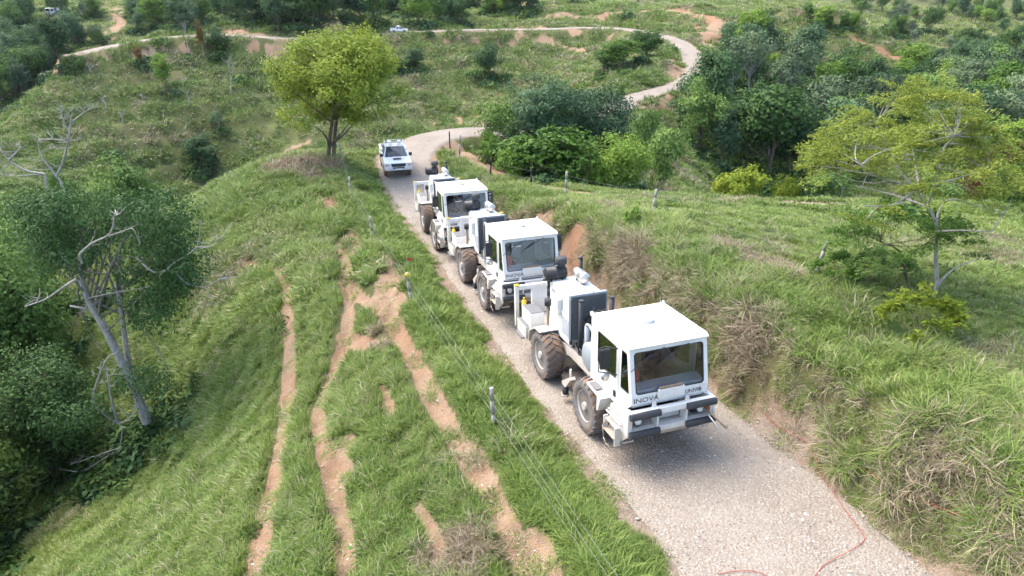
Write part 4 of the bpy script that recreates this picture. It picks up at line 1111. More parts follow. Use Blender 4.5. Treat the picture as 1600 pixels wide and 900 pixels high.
# weeds and scrub
LEAF['weed'] = leaf_material('leaf_weed', (.040, .085, .020), (.075, .140, .030), (.130, .200, .050), .25)
def scrub(name, label, protos, n, y0, y1, power, s0, sk, seed, thr, woodonly=0.0, flat=1.0):
    rg = np.random.default_rng(seed)
    x, y = sample_fan(n, y0, y1, power, rg)
    soil = grid_h(x, y, gsoil); w = grid_h(x, y, GWOOD); o = grid_h(x, y, go)
    f = fbm(x, y, 7, 3, 300 + seed)
    k = (soil < .3) & (o > 1.0) & ((f > thr) | (w > .25)) & (rg.uniform(0, 1, n) > woodonly * (w < .2))
    x, y = x[k], y[k]; m = len(x)
    s = s0 * (1 + y / sk) * rg.uniform(.5, 1.35, m)
    print(name, m)
    return scatter(name, label, 'scrub', protos, np.stack([x, y, grid_h(x, y) - .05], 1), np.stack([rg.normal(size=m) * .15, rg.normal(size=m) * .15, rg.uniform(0, 6.28, m)], 1), np.stack([s, s, s * flat * rg.uniform(.6, 1.2, m)], 1), rg.integers(0, len(protos), m), rg.uniform(0, 1, m), rg.uniform(0, .3, m))
scrub('weeds', 'low broad-leaved weeds in the near grass', [leafy_clump('weed', 41, 60, .28, .11, .05, LEAF['weed']), leafy_clump('weed', 42, 50, .22, .12, .05, LEAF['weed']), leafy_clump('weed', 43, 60, .30, .10, .045, LEAF['mid'])], 4500, 7, 48, 1.2, .7, 30, 5, .2, .0)
scrub('undergrowth', 'dense leafy undergrowth on gully sides and forest floor', [leafy_clump('undergrowth', 51, 150, .8, .30, .15, LEAF['mid'], .8), leafy_clump('undergrowth', 52, 150, .8, .32, .16, LEAF['dark'], .9), leafy_clump('undergrowth', 53, 140, .75, .28, .14, LEAF['weed'], .8)], 26000, 14, 300, 1.1, .75, 90, 6, .62, .0, .9)

# loose stones on the road, its edges and the bare tracks
def stone_mat(name, stops):
    t = NT(name); t.set(.9, 0, .2)
    tint = t.attr('tint', 'INSTANCER'); t.col(t.ramp(tint, stops)); return t.m
_sm = stone_mat('road_stone', [(0, (.13, .115, .105)), (.4, (.26, .22, .18)), (.7, (.36, .32, .27)), (1, (.55, .53, .49))])
def gravel(n):
    rg = np.random.default_rng(77)
    x, y = sample_fan(n, 6.5, 44, 1.5, rg, 6.0)
    o = grid_h(x, y, go); soil = grid_h(x, y, gsoil)
    p = np.where(o < 0, 1.0, .8 * smooth01(.4, .9, soil))
    k = rg.uniform(0, 1, n) < p
    x, y, o = x[k], y[k], o[k]; m = len(x)
    s = np.minimum(.015 + rg.exponential(.011, m), .10) * (1 + y / 40)
    z = grid_h(x, y)
    # sit on the road surface, which stands a little above the sheet
    _rd, _rs, _rz, _ry = poly_dist(x, y, ROADS); _a = _rd / road_hw(_ry)
    z = np.where(o < -.1, _rz + .03 - .03 * _a ** 2 - .018 * np.exp(-((_rd - .95) / .32) ** 2), z)
    print('gravel', m)
    scatter('gravel', 'loose pale stones strewn over the road and the bare tracks', 'gravel', [stone_mesh('stone', i, _sm) for i in range(5)], np.stack([x, y, z], 1), rg.uniform(0, 6.28, (m, 3)) * np.array([.08, .08, 1]), np.stack([s, s, s * .8], 1), rg.integers(0, 5, m), np.clip(rg.beta(2.2, 2.0, m), 0, 1), np.zeros(m))
gravel(110000)
# ---------------------------------------------------------------- hard-surface builder
from mathutils.geometry import tessellate_polygon
class MB:
    def __init__(self): self.bm = bmesh.new()
    def box(self, x0, x1, y0, y1, z0, z1, bev=0.0, seg=2, mi=0):
        g = bmesh.ops.create_cube(self.bm, size=1.0); vs = g['verts']
        for v in vs: v.co = Vector(((x0 + x1) / 2 + v.co.x * (x1 - x0), (y0 + y1) / 2 + v.co.y * (y1 - y0), (z0 + z1) / 2 + v.co.z * (z1 - z0)))
        if mi:
            for f in {f for v in vs for f in v.link_faces}: f.material_index = mi
        if bev > 0: bmesh.ops.bevel(self.bm, geom=list({e for v in vs for e in v.link_edges}), offset=bev, segments=seg, affect='EDGES', profile=.6)
        return self
    def cyl(self, a, b, r, n=14, r2=None, cap=True, mi=0):
        a, b = Vector(a), Vector(b); d = b - a; q = d.to_track_quat('Z', 'Y'); r2 = r if r2 is None else r2
        A = [self.bm.verts.new(a + q @ Vector((r * math.cos(2 * math.pi * i / n), r * math.sin(2 * math.pi * i / n), 0))) for i in range(n)]
        B = [self.bm.verts.new(b + q @ Vector((r2 * math.cos(2 * math.pi * i / n), r2 * math.sin(2 * math.pi * i / n), 0))) for i in range(n)]
        for i in range(n):
            f = self.bm.faces.new((A[i], A[(i + 1) % n], B[(i + 1) % n], B[i])); f.smooth = True; f.material_index = mi
        if cap:
            for L in (A[::-1], B):
                f = self.bm.faces.new(L); f.material_index = mi
        return self
    def tube(self, pts, r, n=7):
        for a, b in zip(pts[:-1], pts[1:]): self.cyl(a, b, r, n)
        return self
    def lathe(self, c, axis, prof, n=24, mi=0, mis=None):
        """profile of (distance along axis, radius)"""
        q = Vector(axis).to_track_quat('Z', 'Y'); c = Vector(c); rings = []
        for h, r in prof: rings.append([self.bm.verts.new(c + q @ Vector((r * math.cos(2 * math.pi * i / n), r * math.sin(2 * math.pi * i / n), h))) for i in range(n)])
        for k in range(len(rings) - 1):
            for i in range(n):
                f = self.bm.faces.new((rings[k][i], rings[k][(i + 1) % n], rings[k + 1][(i + 1) % n], rings[k + 1][i])); f.smooth = True
                f.material_index = mis[k] if mis else mi
        for L in (rings[0][::-1], rings[-1]):
            if prof[0][1] > 1e-4: 
                try: self.bm.faces.new(L).material_index = mi
                except ValueError: pass
        return self
    def prism(self, poly, x0, x1, bev=0.0, axis='x', mi=0):
        """polygon in (y, z) pushed out from x0 to x1"""
        mk = (lambda x, p: Vector((x, p[0], p[1]))) if axis == 'x' else ((lambda x, p: Vector((p[0], x, p[1]))) if axis == 'y' else (lambda x, p: Vector((p[0], p[1], x))))
        A = [self.bm.verts.new(mk(x0, p)) for p in poly]; B = [self.bm.verts.new(mk(x1, p)) for p in poly]; n = len(poly); fs = []
        for i in range(n): fs.append(self.bm.faces.new((A[i], A[(i + 1) % n], B[(i + 1) % n], B[i])))
        fs.append(self.bm.faces.new(A[::-1])); fs.append(self.bm.faces.new(B))
        for f in fs: f.material_index = mi
        if bev > 0: bmesh.ops.bevel(self.bm, geom=list({e for v in A + B for e in v.link_edges}), offset=bev, segments=2, affect='EDGES', profile=.6)
        return self
    def plate(self, outer, holes, to3, thick):
        """flat plate with window holes: loops in 2D, to3 maps (a, b) to space, thick is the depth vector"""
        loops = [outer] + list(holes); allp = [p for l in loops for p in l]
        T = tessellate_polygon([[Vector((p[0], p[1], 0)) for p in l] for l in loops])
        F = [self.bm.verts.new(Vector(to3(*p))) for p in allp]; Bk = [self.bm.verts.new(Vector(to3(*p)) + Vector(thick)) for p in allp]
        for t in T:
            self.bm.faces.new([F[i] for i in t]); self.bm.faces.new([Bk[i] for i in reversed(t)])
        k = 0
        for l in loops:
            n = len(l)
            for i in range(n): self.bm.faces.new((F[k + i], F[k + (i + 1) % n], Bk[k + (i + 1) % n], Bk[k + i]))
            k += n
        return self
    def sphere(self, c, r, s=(1, 1, 1), u=16, v=10):
        g = bmesh.ops.create_uvsphere(self.bm, u_segments=u, v_segments=v, radius=r)
        for w in g['verts']:
            w.co = Vector((w.co.x * s[0], w.co.y * s[1], w.co.z * s[2])) + Vector(c)
            for f in w.link_faces: f.smooth = True
        return self
    def build(self, name, mat, parent=None, loc=None, rot=None):
        bmesh.ops.recalc_face_normals(self.bm, faces=self.bm.faces)
        m = bpy.data.meshes.new(name); self.bm.to_mesh(m); self.bm.free()
        for mm in (mat if isinstance(mat, (list, tuple)) else [mat]): m.materials.append(mm)
        return link(name, m, parent, loc, rot)
def rnd(poly, r=.06, n=4):
    """round the corners of a 2D polygon"""
    out = []; N = len(poly)
    for i in range(N):
        p, a, b = Vector(poly[i]), Vector(poly[i - 1]), Vector(poly[(i + 1) % N])
        da, db = (a - p).normalized(), (b - p).normalized()
        for k in range(n + 1):
            t = k / n; q = p + da * r * (1 - t) ** 2 + db * r * t ** 2
            out.append((q.x, q.y))
    return out
def inset(poly, d):
    c = Vector((sum(p[0] for p in poly) / len(poly), sum(p[1] for p in poly) / len(poly))); out = []
    for p in poly:
        v = Vector(p) - c; l = max(v.length, 1e-4); out.append(tuple(c + v * ((l - d) / l)))
    return out
def text_mesh(s, size, mat, sx=1.0, depth=.004):
    cu = bpy.data.curves.new('lettering', 'FONT'); cu.body = s; cu.size = size; cu.extrude = depth / 2; cu.align_x = 'LEFT'; cu.resolution_u = 3
    o = bpy.data.objects.new('lettering', cu); COL.objects.link(o)
    dg = bpy.context.evaluated_depsgraph_get(); me = bpy.data.meshes.new_from_object(o.evaluated_get(dg)); bpy.data.objects.remove(o)
    me.transform(Matrix.Diagonal((sx, 1, 1, 1))); me.materials.clear(); me.materials.append(mat); return me
def copy_tree(o, parent=None):
    c = o.copy(); COL.objects.link(c)
    if parent is not None: c.parent = parent
    for ch in list(o.children): copy_tree(ch, c)
    return c

def glass_material(name, tint, refl=1.0):
    t = NT(name); t.n.remove(t.b)
    tr = t.new('BsdfTransparent'); tr.inputs['Color'].default_value = (*tint, 1)
    gl = t.new('BsdfGlossy'); gl.inputs['Roughness'].default_value = .04; gl.inputs['Color'].default_value = (1, 1, 1, 1)
    fr = t.new('Fresnel'); fr.inputs['IOR'].default_value = 1.6
    mx = t.new('MixShader'); t.link(t.math('MULTIPLY', fr.outputs[0], refl), mx.inputs[0]); t.link(tr.outputs[0], mx.inputs[1]); t.link(gl.outputs[0], mx.inputs[2]); t.link(mx.outputs[0], t.out.inputs['Surface'])
    return t.m

def tyre_material():
    t = NT('tyre_rubber'); t.set(.9, 0, .2)
    v = t.coord(1.0); n = t.noise(2.6, 6, .7, v); n2 = t.noise(16, 5, .7, v)
    c = t.ramp(n2, [(.3, (.10, .105, .11)), (.7, (.185, .19, .195))])
    c = t.mix(t.ramp(n, [(.40, (0, 0, 0)), (.62, (.75,) * 3)]), c, (.22, .15, .10))
    t.col(c); t.bump(n2, .01); return t.m
def mud_material():
    t = NT('tread_mud'); t.set(.95, 0, .15)
    v = t.coord(1.0); n = t.noise(3.4, 6, .7, v); n2 = t.noise(20, 5, .7, v)
    c = t.ramp(n, [(.3, (.13, .115, .105)), (.5, (.24, .135, .075)), (.72, (.33, .175, .085))])
    c = t.mix(t.ramp(n2, [(.35, (.45,) * 3), (.65, (0, 0, 0))]), c, (.15, .12, .10))
    t.col(c); t.bump(n2, .015); return t.m
PM = dict(white=paint('white_paint', (.74, .735, .70), .42, 0, .5, (.42, .35, .27), 2.0, low=.75), white2=paint('dusty_white_paint', (.66, .64, .59), .55, 0, .75, (.34, .26, .18), 3.2, low=.9), black=paint('black_plastic', (.022, .024, .028), .5, 0, .25, (.10, .09, .08), 4), rubber=paint('rubber_pad', (.035, .038, .043), .7, 0, .4, (.10, .09, .08), 5),
    dark=paint('dark_underbody', (.045, .042, .040), .8, 0, .6, (.14, .10, .07), 4), grey=paint('grey_paint', (.30, .33, .36), .4, 0, .25, (.3, .25, .2), 3), rad=paint('radiator_mesh', (.085, .095, .105), .65, .2, .5, (.16, .15, .14), 6, bump=.01), silver=paint('worn_aluminium', (.62, .60, .57), .35, .8, .5, (.32, .26, .2), 5),
    rim=paint('dusty_rim', (.42, .39, .35), .7, 0, .8, (.30, .23, .17), 5), yellow=paint('yellow_paint', (.72, .47, .03), .45, 0, .2), orange=paint('amber_lamp', (.50, .11, .01), .25), red=paint('red_cloth', (.50, .025, .02), .6), tread=paint('anti_slip_tread', (.15, .15, .155), .9, 0, .4, (.25, .22, .18), 8),
    lamp=paint('lamp_lens', (.75, .77, .78), .12), letter=paint('black_lettering', (.03, .03, .035), .5), blue=paint('blue_decal', (.34, .42, .54), .5), seat=paint('navy_seat', (.020, .028, .06), .8), dash=paint('grey_dashboard', (.60, .63, .66), .7), glass=glass_material('tinted_glass', (.90, .92, .95), .9), dglass=glass_material('dark_glass', (.22, .25, .28), 1.6), brown=paint('dried_mud', (.26, .19, .13), .95, 0, .3),
    tyre=tyre_material(), mud=mud_material(), wood=paint('weathered_post', (.33, .31, .28), .9, 0, .7, (.17, .15, .13), 7), blackpost=paint('tarred_post', (.025, .024, .024), .8, 0, .3), wire=paint('fence_wire', (.22, .22, .22), .6, .4), cable=paint('red_cable', (.36, .045, .025), .6, 0, .5, (.3, .2, .15), 6), tape=paint('yellow_tape', (.75, .55, .03), .5), drum=paint('blue_drum', (.02, .10, .42), .45), paper=paint('paper', (.72, .74, .76), .8))

# ---------------------------------------------------------------- vibrator truck (x right, y forward, origin on the ground below the roof's front edge)
WR = .70
def tyre_mesh(R_=WR, w=.52, n=46, lugs=23):
    b = MB(); h = w / 2
    prof = [(-h * .72, R_ * .56), (-h * .95, R_ * .62), (-h, R_ * .78), (-h * .94, R_ * .90), (-h * .82, R_ * .945), (-h * .4, R_ * .955), (h * .4, R_ * .955), (h * .82, R_ * .945), (h * .94, R_ * .90), (h, R_ * .78), (h * .95, R_ * .62), (h * .72, R_ * .56)]
    b.lathe((0, 0, 0), (1, 0, 0), prof, n, mis=[0, 0, 0, 0, 1, 1, 1, 0, 0, 0, 0])
    bm = b.bm
    for i in range(lugs):                                            # chevron bars, alternating sides
        for s in (-1, 1):
            a0 = 2 * math.pi * (i + (.5 if s > 0 else 0)) / lugs; pts = []
            for (x, da) in ((-.02, 0.0), (.45, .10), (.98, .24)):
                for dd in (-.055, .055):
                    pts.append((s * h * x, a0 + da + dd))
            lo, hi = [], []
            for x, a in pts:
                r1 = R_ * (.93 if abs(x) < h * .9 else .85); r2 = R_ * (1.0 if abs(x) < h * .9 else .955)
                lo.append(bm.verts.new((x, r1 * math.sin(a), r1 * math.cos(a)))); hi.append(bm.verts.new((x, r2 * math.sin(a), r2 * math.cos(a))))
            for k in (0, 2):
                bm.faces.new((hi[k], hi[k + 1], hi[k + 3], hi[k + 2])).material_index = 2
                bm.faces.new((lo[k], hi[k], hi[k + 2], lo[k + 2])).material_index = 2; bm.faces.new((lo[k + 1], lo[k + 3], hi[k + 3], hi[k + 1])).material_index = 2
            bm.faces.new((lo[0], lo[1], hi[1], hi[0])).material_index = 2; bm.faces.new((lo[4], hi[4], hi[5], lo[5])).material_index = 2
    bmesh.ops.recalc_face_normals(bm, faces=bm.faces)
    m = bpy.data.meshes.new('tyre'); bm.to_mesh(m); bm.free()
    for mm in (PM['tyre'], PM['mud'], PM['mud2']): m.materials.append(mm)
    return m
PM['mud2'] = paint('muddy_lug', (.12, .118, .115), .9, 0, .9, (.30, .165, .085), 3.0)
def rim_mesh(R_=WR, w=.52):
    b = MB(); h = w / 2
    b.lathe((0, 0, 0), (1, 0, 0), [(-.1, .02), (-.02, R_ * .30), (h * .30, R_ * .42), (h * .45, R_ * .50), (h * .80, R_ * .55), (h * .86, R_ * .575), (h * .72, R_ * .58), (-h * .8, R_ * .57)], 28)
    b.cyl((-.05, 0, 0), (h * .55, 0, 0), R_ * .24, 20); b.cyl((h * .55, 0, 0), (h * .95, 0, 0), R_ * .17, 18, R_ * .14)
    for i in range(8):
        a = i * math.pi / 4; b.cyl((h * .2, R_ * .33 * math.cos(a), R_ * .33 * math.sin(a)), (h * .48, R_ * .33 * math.cos(a), R_ * .33 * math.sin(a)), .022, 6)
    bmesh.ops.recalc_face_normals(b.bm, faces=b.bm.faces)
    m = bpy.data.meshes.new('rim'); b.bm.to_mesh(m); b.bm.free(); m.materials.append(PM['rim']); return m

def make_truck(label):
    t = link('vibrator_truck', None); tag(t, label, 'truck', 'white vibrator trucks in convoy')
    W_, W2, BK, DK = PM['white'], PM['white2'], PM['black'], PM['dark']
    # chassis
    b = MB()
    rail = [(-6.75, 1.0), (-5.0, 1.0), (-4.5, 1.12), (-3.9, 1.22), (-2.9, 1.22), (-2.4, 1.05), (-.2, 1.05), (-.2, .82), (-2.3, .80), (-2.8, .95), (-3.9, .95), (-4.4, .80), (-6.75, .80)]
    for s in (-1, 1): b.prism(rail, s * .46, s * .62)
    b.box(-.62, .62, -6.78, -6.6, .78, 1.02, .01).box(-.6, .6, -.3, -.15, .8, 1.06, .01)
    for y in (-5.9, -3.9, -2.9): b.box(-.47, .47, y - .08, y + .08, .86, 1.02)
    b.build('chassis', W2, t)
    b = MB()
    for y in (-1.73, -4.73): b.cyl((-.75, y, WR), (.75, y, WR), .11, 12).box(-.28, .28, y - .28, y + .25, WR - .22, WR + .24, .05)
    b.box(-.40, .40, -5.4, -2.2, .86, 1.25, .02).cyl((0, -4.6, .8), (0, -1.8, .8), .06, 8).box(-.5, .5, -1.6, -.3, .75, 1.2, .03)
    b.build('axle', DK, t)
    # wheels
    ty, ri = tyre_mesh(), rim_mesh()
    for y in (-1.73, -4.73):
        for s in (1, -1):
            w = link('wheel', None, t, (s * .95, y, WR), (random.uniform(0, .4), 0, 0 if s > 0 else math.pi))
            link('tyre', ty, w); link('rim', ri, w)
    # cab shell
    cab = MB()
    side = [(-1.88, 1.38), (-.20, 1.38), (.17, 1.70), (.17, 1.90), (-.02, 2.97), (-1.88, 2.97)]
    door = [(-1.64, 1.42), (-.44, 1.42), (-.44, 2.90), (-1.64, 2.90)]
    qw = rnd([(-.33, 1.90), (.055, 1.92), (-.10, 2.82), (-.33, 2.82)], .05)
    dw = rnd([(-1.50, 1.98), (-1.28, 1.93), (-.56, 2.0), (-.56, 2.78), (-1.50, 2.78)], .05)
    for s in (1, -1): cab.plate(side, [door, qw], lambda a, c, s=s: (s * .945, a, c), (-s * .05, 0, 0))
    fy = lambda z: .17 - (z - 1.90) * (.19 / 1.07)
    ws = rnd([(-.84, 1.93), (.84, 1.93), (.85, 2.86), (-.85, 2.86)], .09, 5)
    cab.plate([(-.945, 1.90), (.945, 1.90), (.92, 2.96), (-.92, 2.96)], [ws], lambda a, c: (a, fy(c) + .004, c), (0, -.05, 0))
    cab.plate([(-.94, 1.70), (.94, 1.70), (.94, 1.897), (-.94, 1.897)], [], lambda a, c: (a, .176, c), (0, -.05, 0))
    cab.prism([(-.2, 1.385), (.165, 1.695), (.1, 1.70), (-.25, 1.43)], -.93, .93)
    cab.plate([(-.93, 1.38), (.93, 1.38), (.93, 2.96), (-.93, 2.96)], [rnd([(-.7, 2.1), (.7, 2.1), (.7, 2.75), (-.7, 2.75)], .08)], lambda a, c: (a, -1.884, c), (0, .05, 0))
    cab.box(-.9, .9, -1.83, -.22, 1.37, 1.43)
    co = cab.build('cab', W_, t)
    rf = MB(); rf.prism([(-1.93, 2.97), (.05, 2.965), (.06, 2.985), (-.03, 3.045), (-1.85, 3.05), (-1.93, 3.03)], -.955, .955, .012)
    for s in (-1, 1): rf.box(s * .93 - .035, s * .93 + .035, -1.93, -1.84, 3.0, 3.085, .006)
    rf.build('roof', W_, co)
    sl = MB(); sl.plate(ws, [inset(ws, .028)], lambda a, c: (a, fy(c) + .008, c), (0, -.02, 0))
    for s in (1, -1): sl.plate(qw, [inset(qw, .02)], lambda a, c, s=s: (s * .949, a, c), (-s * .02, 0, 0))
    sl.build('window_seal', BK, co)
    g = MB(); g.plate(inset(ws, .02), [], lambda a, c: (a, fy(c) - .01, c), (0, -.005, 0)); g.build('windscreen', PM['glass'], co)
    for s in (1, -1):
        g = MB(); g.plate(inset(qw, .01), [], lambda a, c, s=s: (s * .938, a, c), (-s * .005, 0, 0)); g.build('quarter_window', PM['dglass'], co)
        d = MB(); dd = inset(door, .008); d.plate(dd, [dw], lambda a, c, s=s: (s * .951, a, c), (-s * .045, 0, 0)); dr = d.build('door', W_, t)
        d = MB(); d.plate(dw, [inset(dw, .028)], lambda a, c, s=s: (s * .955, a, c), (-s * .02, 0, 0)); d.build('window_seal', BK, dr)
        d = MB(); d.plate(inset(dw, .01), [], lambda a, c, s=s: (s * .935, a, c), (-s * .005, 0, 0)); d.build('window', PM['dglass'], dr)
        d = MB(); d.box(min(s * .955, s * .985), max(s * .955, s * .985), -.62, -.54, 1.55, 1.70, .006); d.build('handle', BK, dr)
    g = MB(); g.plate(rnd([(-.69, 2.11), (.69, 2.11), (.69, 2.74), (-.69, 2.74)], .08), [], lambda a, c: (a, -1.87, c), (0, .005, 0)); g.build('rear_window', PM['dglass'], co)
    # interior
    b = MB(); b.prism([(.10, 1.60), (.09, 1.98), (-.22, 2.02), (-.48, 1.86), (-.5, 1.45), (-.2, 1.44)], -.87, .87, .01); b.build('dashboard', PM['dash'], co)
    for x in (.42, -.42): b = MB(); b.box(x - .24, x + .24, -1.35, -.85, 1.45, 1.85, .05).box(x - .24, x + .24, -1.5, -1.32, 1.7, 2.45, .06); b.build('seat', PM['seat'], co)
    b = MB(); c = Vector((.42, -.52, 2.05)); q = Euler((R(-30), 0, 0)).to_quaternion(); P = [c + q @ Vector((.2 * math.cos(a), .2 * math.sin(a) * .4 + 0, .2 * math.sin(a))) for a in np.linspace(0, 2 * math.pi, 19)]; b.tube(P, .018, 6); b.cyl((.42, -.5, 2.04), (.42, -.25, 1.9), .03, 8); b.build('steering_wheel', BK, co)
    b = MB(); b.prism([(.35, 2.03), (.80, 2.03), (.78, 2.04), (.37, 2.04)], .0, .0001) if False else b.box(.34, .62, -.14, .05, 2.018, 2.026); b.build('paper', PM['paper'], co)
    # wipers, light plate, lettering, beacon, aerials
    for x in (-.05, .55):
        b = MB(); b.tube([(x - .42, fy(2.9) + .05, 2.9), (x - .2, fy(2.78) + .045, 2.80), (x + .18, fy(2.6) + .04, 2.62)], .010, 5); b.tube([(x - .1, fy(2.75) + .03, 2.79), (x + .4, fy(2.45) + .03, 2.48)], .008, 5); b.build('wiper', BK, co)
    b = MB(); b.box(-.31, .33, .19, .25, 1.80, 2.0, .008); lp = b.build('light_plate', W_, t)
    b = MB()
    for i in range(9): b.sphere((-.24 + i * .064, .21, 2.03), .036, (1, 1, .9), 10, 7)
    b.box(-.27, .29, .185, .235, 1.998, 2.02); b.build('grille_lamps', PM['brown'], lp)
    for s_, x, sz, sx in (('INOVA', .90, .155, 1.28), ('UNIVIB', -.36, .145, .92)):
        m = text_mesh(s_, sz, PM['letter'], sx); o = link('lettering', m, co, (x, .184, 1.745), (R(90), 0, math.pi)); 
    for s_ in (1, -1):                       # worn, unreadable pale blue marks and a thin slanted stroke on the door
        b = MB(); X0, X1 = min(s_ * .951, s_ * .954), max(s_ * .951, s_ * .954)
        for k, h in enumerate((.05, .07, .05, .08, .06, .07, .05)): b.box(X0, X1, -1.22 + k * .085, -1.19 + k * .085, 1.74, 1.74 + h)
        b.prism([(-.98, 1.52), (-.965, 1.52), (-.70, 1.70), (-.715, 1.70)], X0, X1)
        b.build('decal', PM['blue'], co)['label'] = 'worn blue marks on the door'
    b = MB(); b.cyl((-.05, -1.0, 3.04), (-.05, -1.0, 3.075), .15, 18); bo = b.build('beacon', PM['grey'], t)
    b = MB(); b.cyl((-.05, -1.0, 3.075), (-.05, -1.0, 3.19), .125, 18, .10).sphere((-.05, -1.0, 3.19), .10, (1, 1, .55), 14, 8); b.build('lens', PM['lamp'], bo)
    for x, h in ((.90, .55), (-.90, .3)): b = MB(); b.cyl((x, -1.88, 3.06), (x, -1.90, 3.06 + h), .008, 5).cyl((x, -1.88, 3.06), (x, -1.88, 3.16), .02, 6); b.build('aerial', BK, t)
    # mirrors
    for s in (1, -1):
        b = MB(); b.box(s * 1.20 - .12, s * 1.20 + .12, -.66, -.58, 2.26, 2.74, .03); mo = b.build('mirror', BK, t)
        b = MB(); b.tube([(s * .95, -.50, 2.76), (s * 1.2, -.62, 2.80), (s * 1.34, -.64, 2.76), (s * 1.34, -.64, 2.2), (s * 1.2, -.62, 2.17), (s * .95, -.50, 2.12)], .013, 6); b.build('bracket', BK, mo)
        b = MB(); b.lathe((s * 1.18, -.62, 2.06), (0, -1, 0), [(-.02, .02), (-.02, .10), (.01, .105), (.03, .06), (.035, .01)], 16); b.build('round_mirror', PM['silver'], mo)
    # bumper
    b = MB(); b.box(-1.08, 1.08, .20, .33, 1.46, 1.60, .012).box(-1.08, 1.08, .16, .33, 1.03, 1.15, .012)
    for x in (-1.06, 1.06): b.box(x - .03, x + .03, -.08, .325, 1.04, 1.59, .008)
    for x in (-.36, .36): b.box(x - .02, x + .02, .08, .325, 1.12, 1.50)
    b.box(-1.03, 1.03, -.12, .18, 1.075, 1.10).box(-.35, .35, -.02, .02, 1.14, 1.40)
    for x in (-.40, .42): b.prism([(x - .06, 1.60), (x + .06, 1.60), (x + .035, 1.72), (x - .035, 1.72)], .22, .25, axis='y')
    bu = b.build('bumper', W_, t)
    hexp = [(.325, -.07), (.40, -.075), (.43, -.03), (.43, .03), (.40, .075), (.325, .07)]
    for s in (1, -1):
        for z in (1.53, 1.085): b = MB(); b.prism([(p[0], p[1] + z) for p in hexp], s * .33, s * 1.06, .008); b.build('bumper_pad', PM['rubber'], bu)
        b = MB(); b.lathe((s * .78, .12, 1.30), (0, 1, 0), [(0, .02), (0, .075), (.10, .085), (.12, .07), (.13, .01)], 16); b.build('headlight', PM['lamp'], bu)
        b = MB(); b.box(s * .98 - .05, s * .98 + .05, .12, .27, 1.24, 1.38, .01); b.build('indicator', PM['orange'], bu)
        b = MB(); b.box(s * .78 - .14, s * .78 + .14, .02, .10, 1.16, 1.42); b.build('lamp_bracket', BK, bu)
    b = MB(); b.tube([(-.78, .30, 1.36), (-.92, .95, 1.02)], .016, 6); b.build('tow_rod', PM['silver'], bu)
    b = MB(); b.tube([(-.84, .30, 1.36), (-1.02, .85, 1.12)], .024, 6); b.build('tow_rod', PM['brown'], bu)
    b = MB(); b.box(-.62, .62, .05, .12, .80, 1.05, .01); b.build('skid_plate', W2, bu)
    # steps and fenders both sides
    for s in (1, -1):
        X = lambda a, c, s=s: (min(s * a, s * c), max(s * a, s * c))
        b = MB(); b.prism([(.30, 1.59), (.20, 1.62), (-.62, 1.36), (-.62, .66), (-.18, .60), (.30, 1.02)], *X(.97, 1.03)); b.box(*X(.72, .98), -.62, -.57, .62, 1.36).box(*X(.72, .98), -.62, -.05, .62, .66)
        so = b.build('step_frame', W_, t)
        for i in range(4):
            z = 1.36 - i * .04; b = MB(); b.box(*X(.95 + i * .055, 1.0 + i * .055), -.60, .10, z - .02, z, .004); b.build('tread', W2, so)
        for z, xo in ((1.06, 1.16), (.80, 1.2)):
            b = MB(); b.box(*X(xo - .16, xo + .02), -.60, -.06, z - .03, z, .006); b.build('tread', W2, so)
        b = MB(); b.box(*X(1.10, 1.2), -.62, -.58, .74, 1.1); b.box(*X(1.06, 1.2), -.08, -.04, .6, 1.06); b.build('bracket', W_, so)
        b = MB(); b.tube([(s * 1.16, -.55, 1.02), (s * 1.22, -.60, .85), (s * 1.22, -.55, .56), (s * 1.22, -.42, .46), (s * 1.22, -.30, .50)], .014, 6); b.build('hose', W2, so)
        b = MB(); b.prism([(-1.0, 1.02), (-.94, 1.02), (-.80, 1.40), (-1.55, 1.46), (-1.55, 1.42), (-.98, 1.38)], *X(.70, 1.20)); fo = b.build('fender', W_, t)
        b = MB(); b.box(*X(.98, 1.17), -1.50, -1.12, 1.455, 1.475); b.build('tread', PM['tread'], fo)
        # rear fender
        b = MB(); b.prism([(-5.55, .80), (-5.50, 1.18), (-5.05, 1.44), (-4.60, 1.46), (-4.60, 1.43), (-5.03, 1.40), (-5.46, 1.15), (-5.52, .80)], *X(.66, 1.22)); b.build('fender', W2, t)
    # between cab and engine
    b = MB(); b.lathe((-.88, -2.25, 1.72), (1, 0, 0), [(0, .05), (0, .30), (.04, .37), (1.72, .37), (1.76, .30), (1.77, .02)], 26); b.build('hydraulic_tank', PM['grey'], t)
    for x, y in ((.55, -3.36), (-.30, -3.30)): b = MB(); b.cyl((x, y, .9), (x, y, 2.74), .062, 14).cyl((x, y, 2.74), (x, y, 2.77), .07, 14); b.build('lift_post', BK, t)
    for x, y in ((.50, -3.08), (-.45, -3.0)): b = MB(); b.cyl((x, y, 1.0), (x, y, 2.16), .065, 14).cyl((x, y, 2.16), (x, y, 2.2), .05, 12); b.build('lift_cylinder', PM['grey'], t)
    b = MB(); b.tube([(.82, -1.9, 2.40), (.62, -2.7, 2.36), (.52, -3.05, 2.22)], .028, 8); b.build('brace', W_, t)
    for k in range(5):
        x = .30 + .08 * k; b = MB(); b.tube([(x - .1, -3.9, 1.20), (x, -3.6, 1.40 + .02 * k), (x + .08, -3.1, 1.38), (x + .06, -2.6, 1.50), (x - .1, -2.4, 1.45)], .026, 7); b.build('hose', BK, t)
    for k in range(3):
        a = .0 + .16 * k; b = MB(); b.tube([(a, -3.75, 1.5), (a - .02, -3.6, 2.1), (a - .10, -3.35, 2.42), (a - .25, -3.1, 2.4), (a - .35, -2.95, 2.1), (a - .35, -2.8, 1.6)], .026, 7); b.build('hose', BK, t)
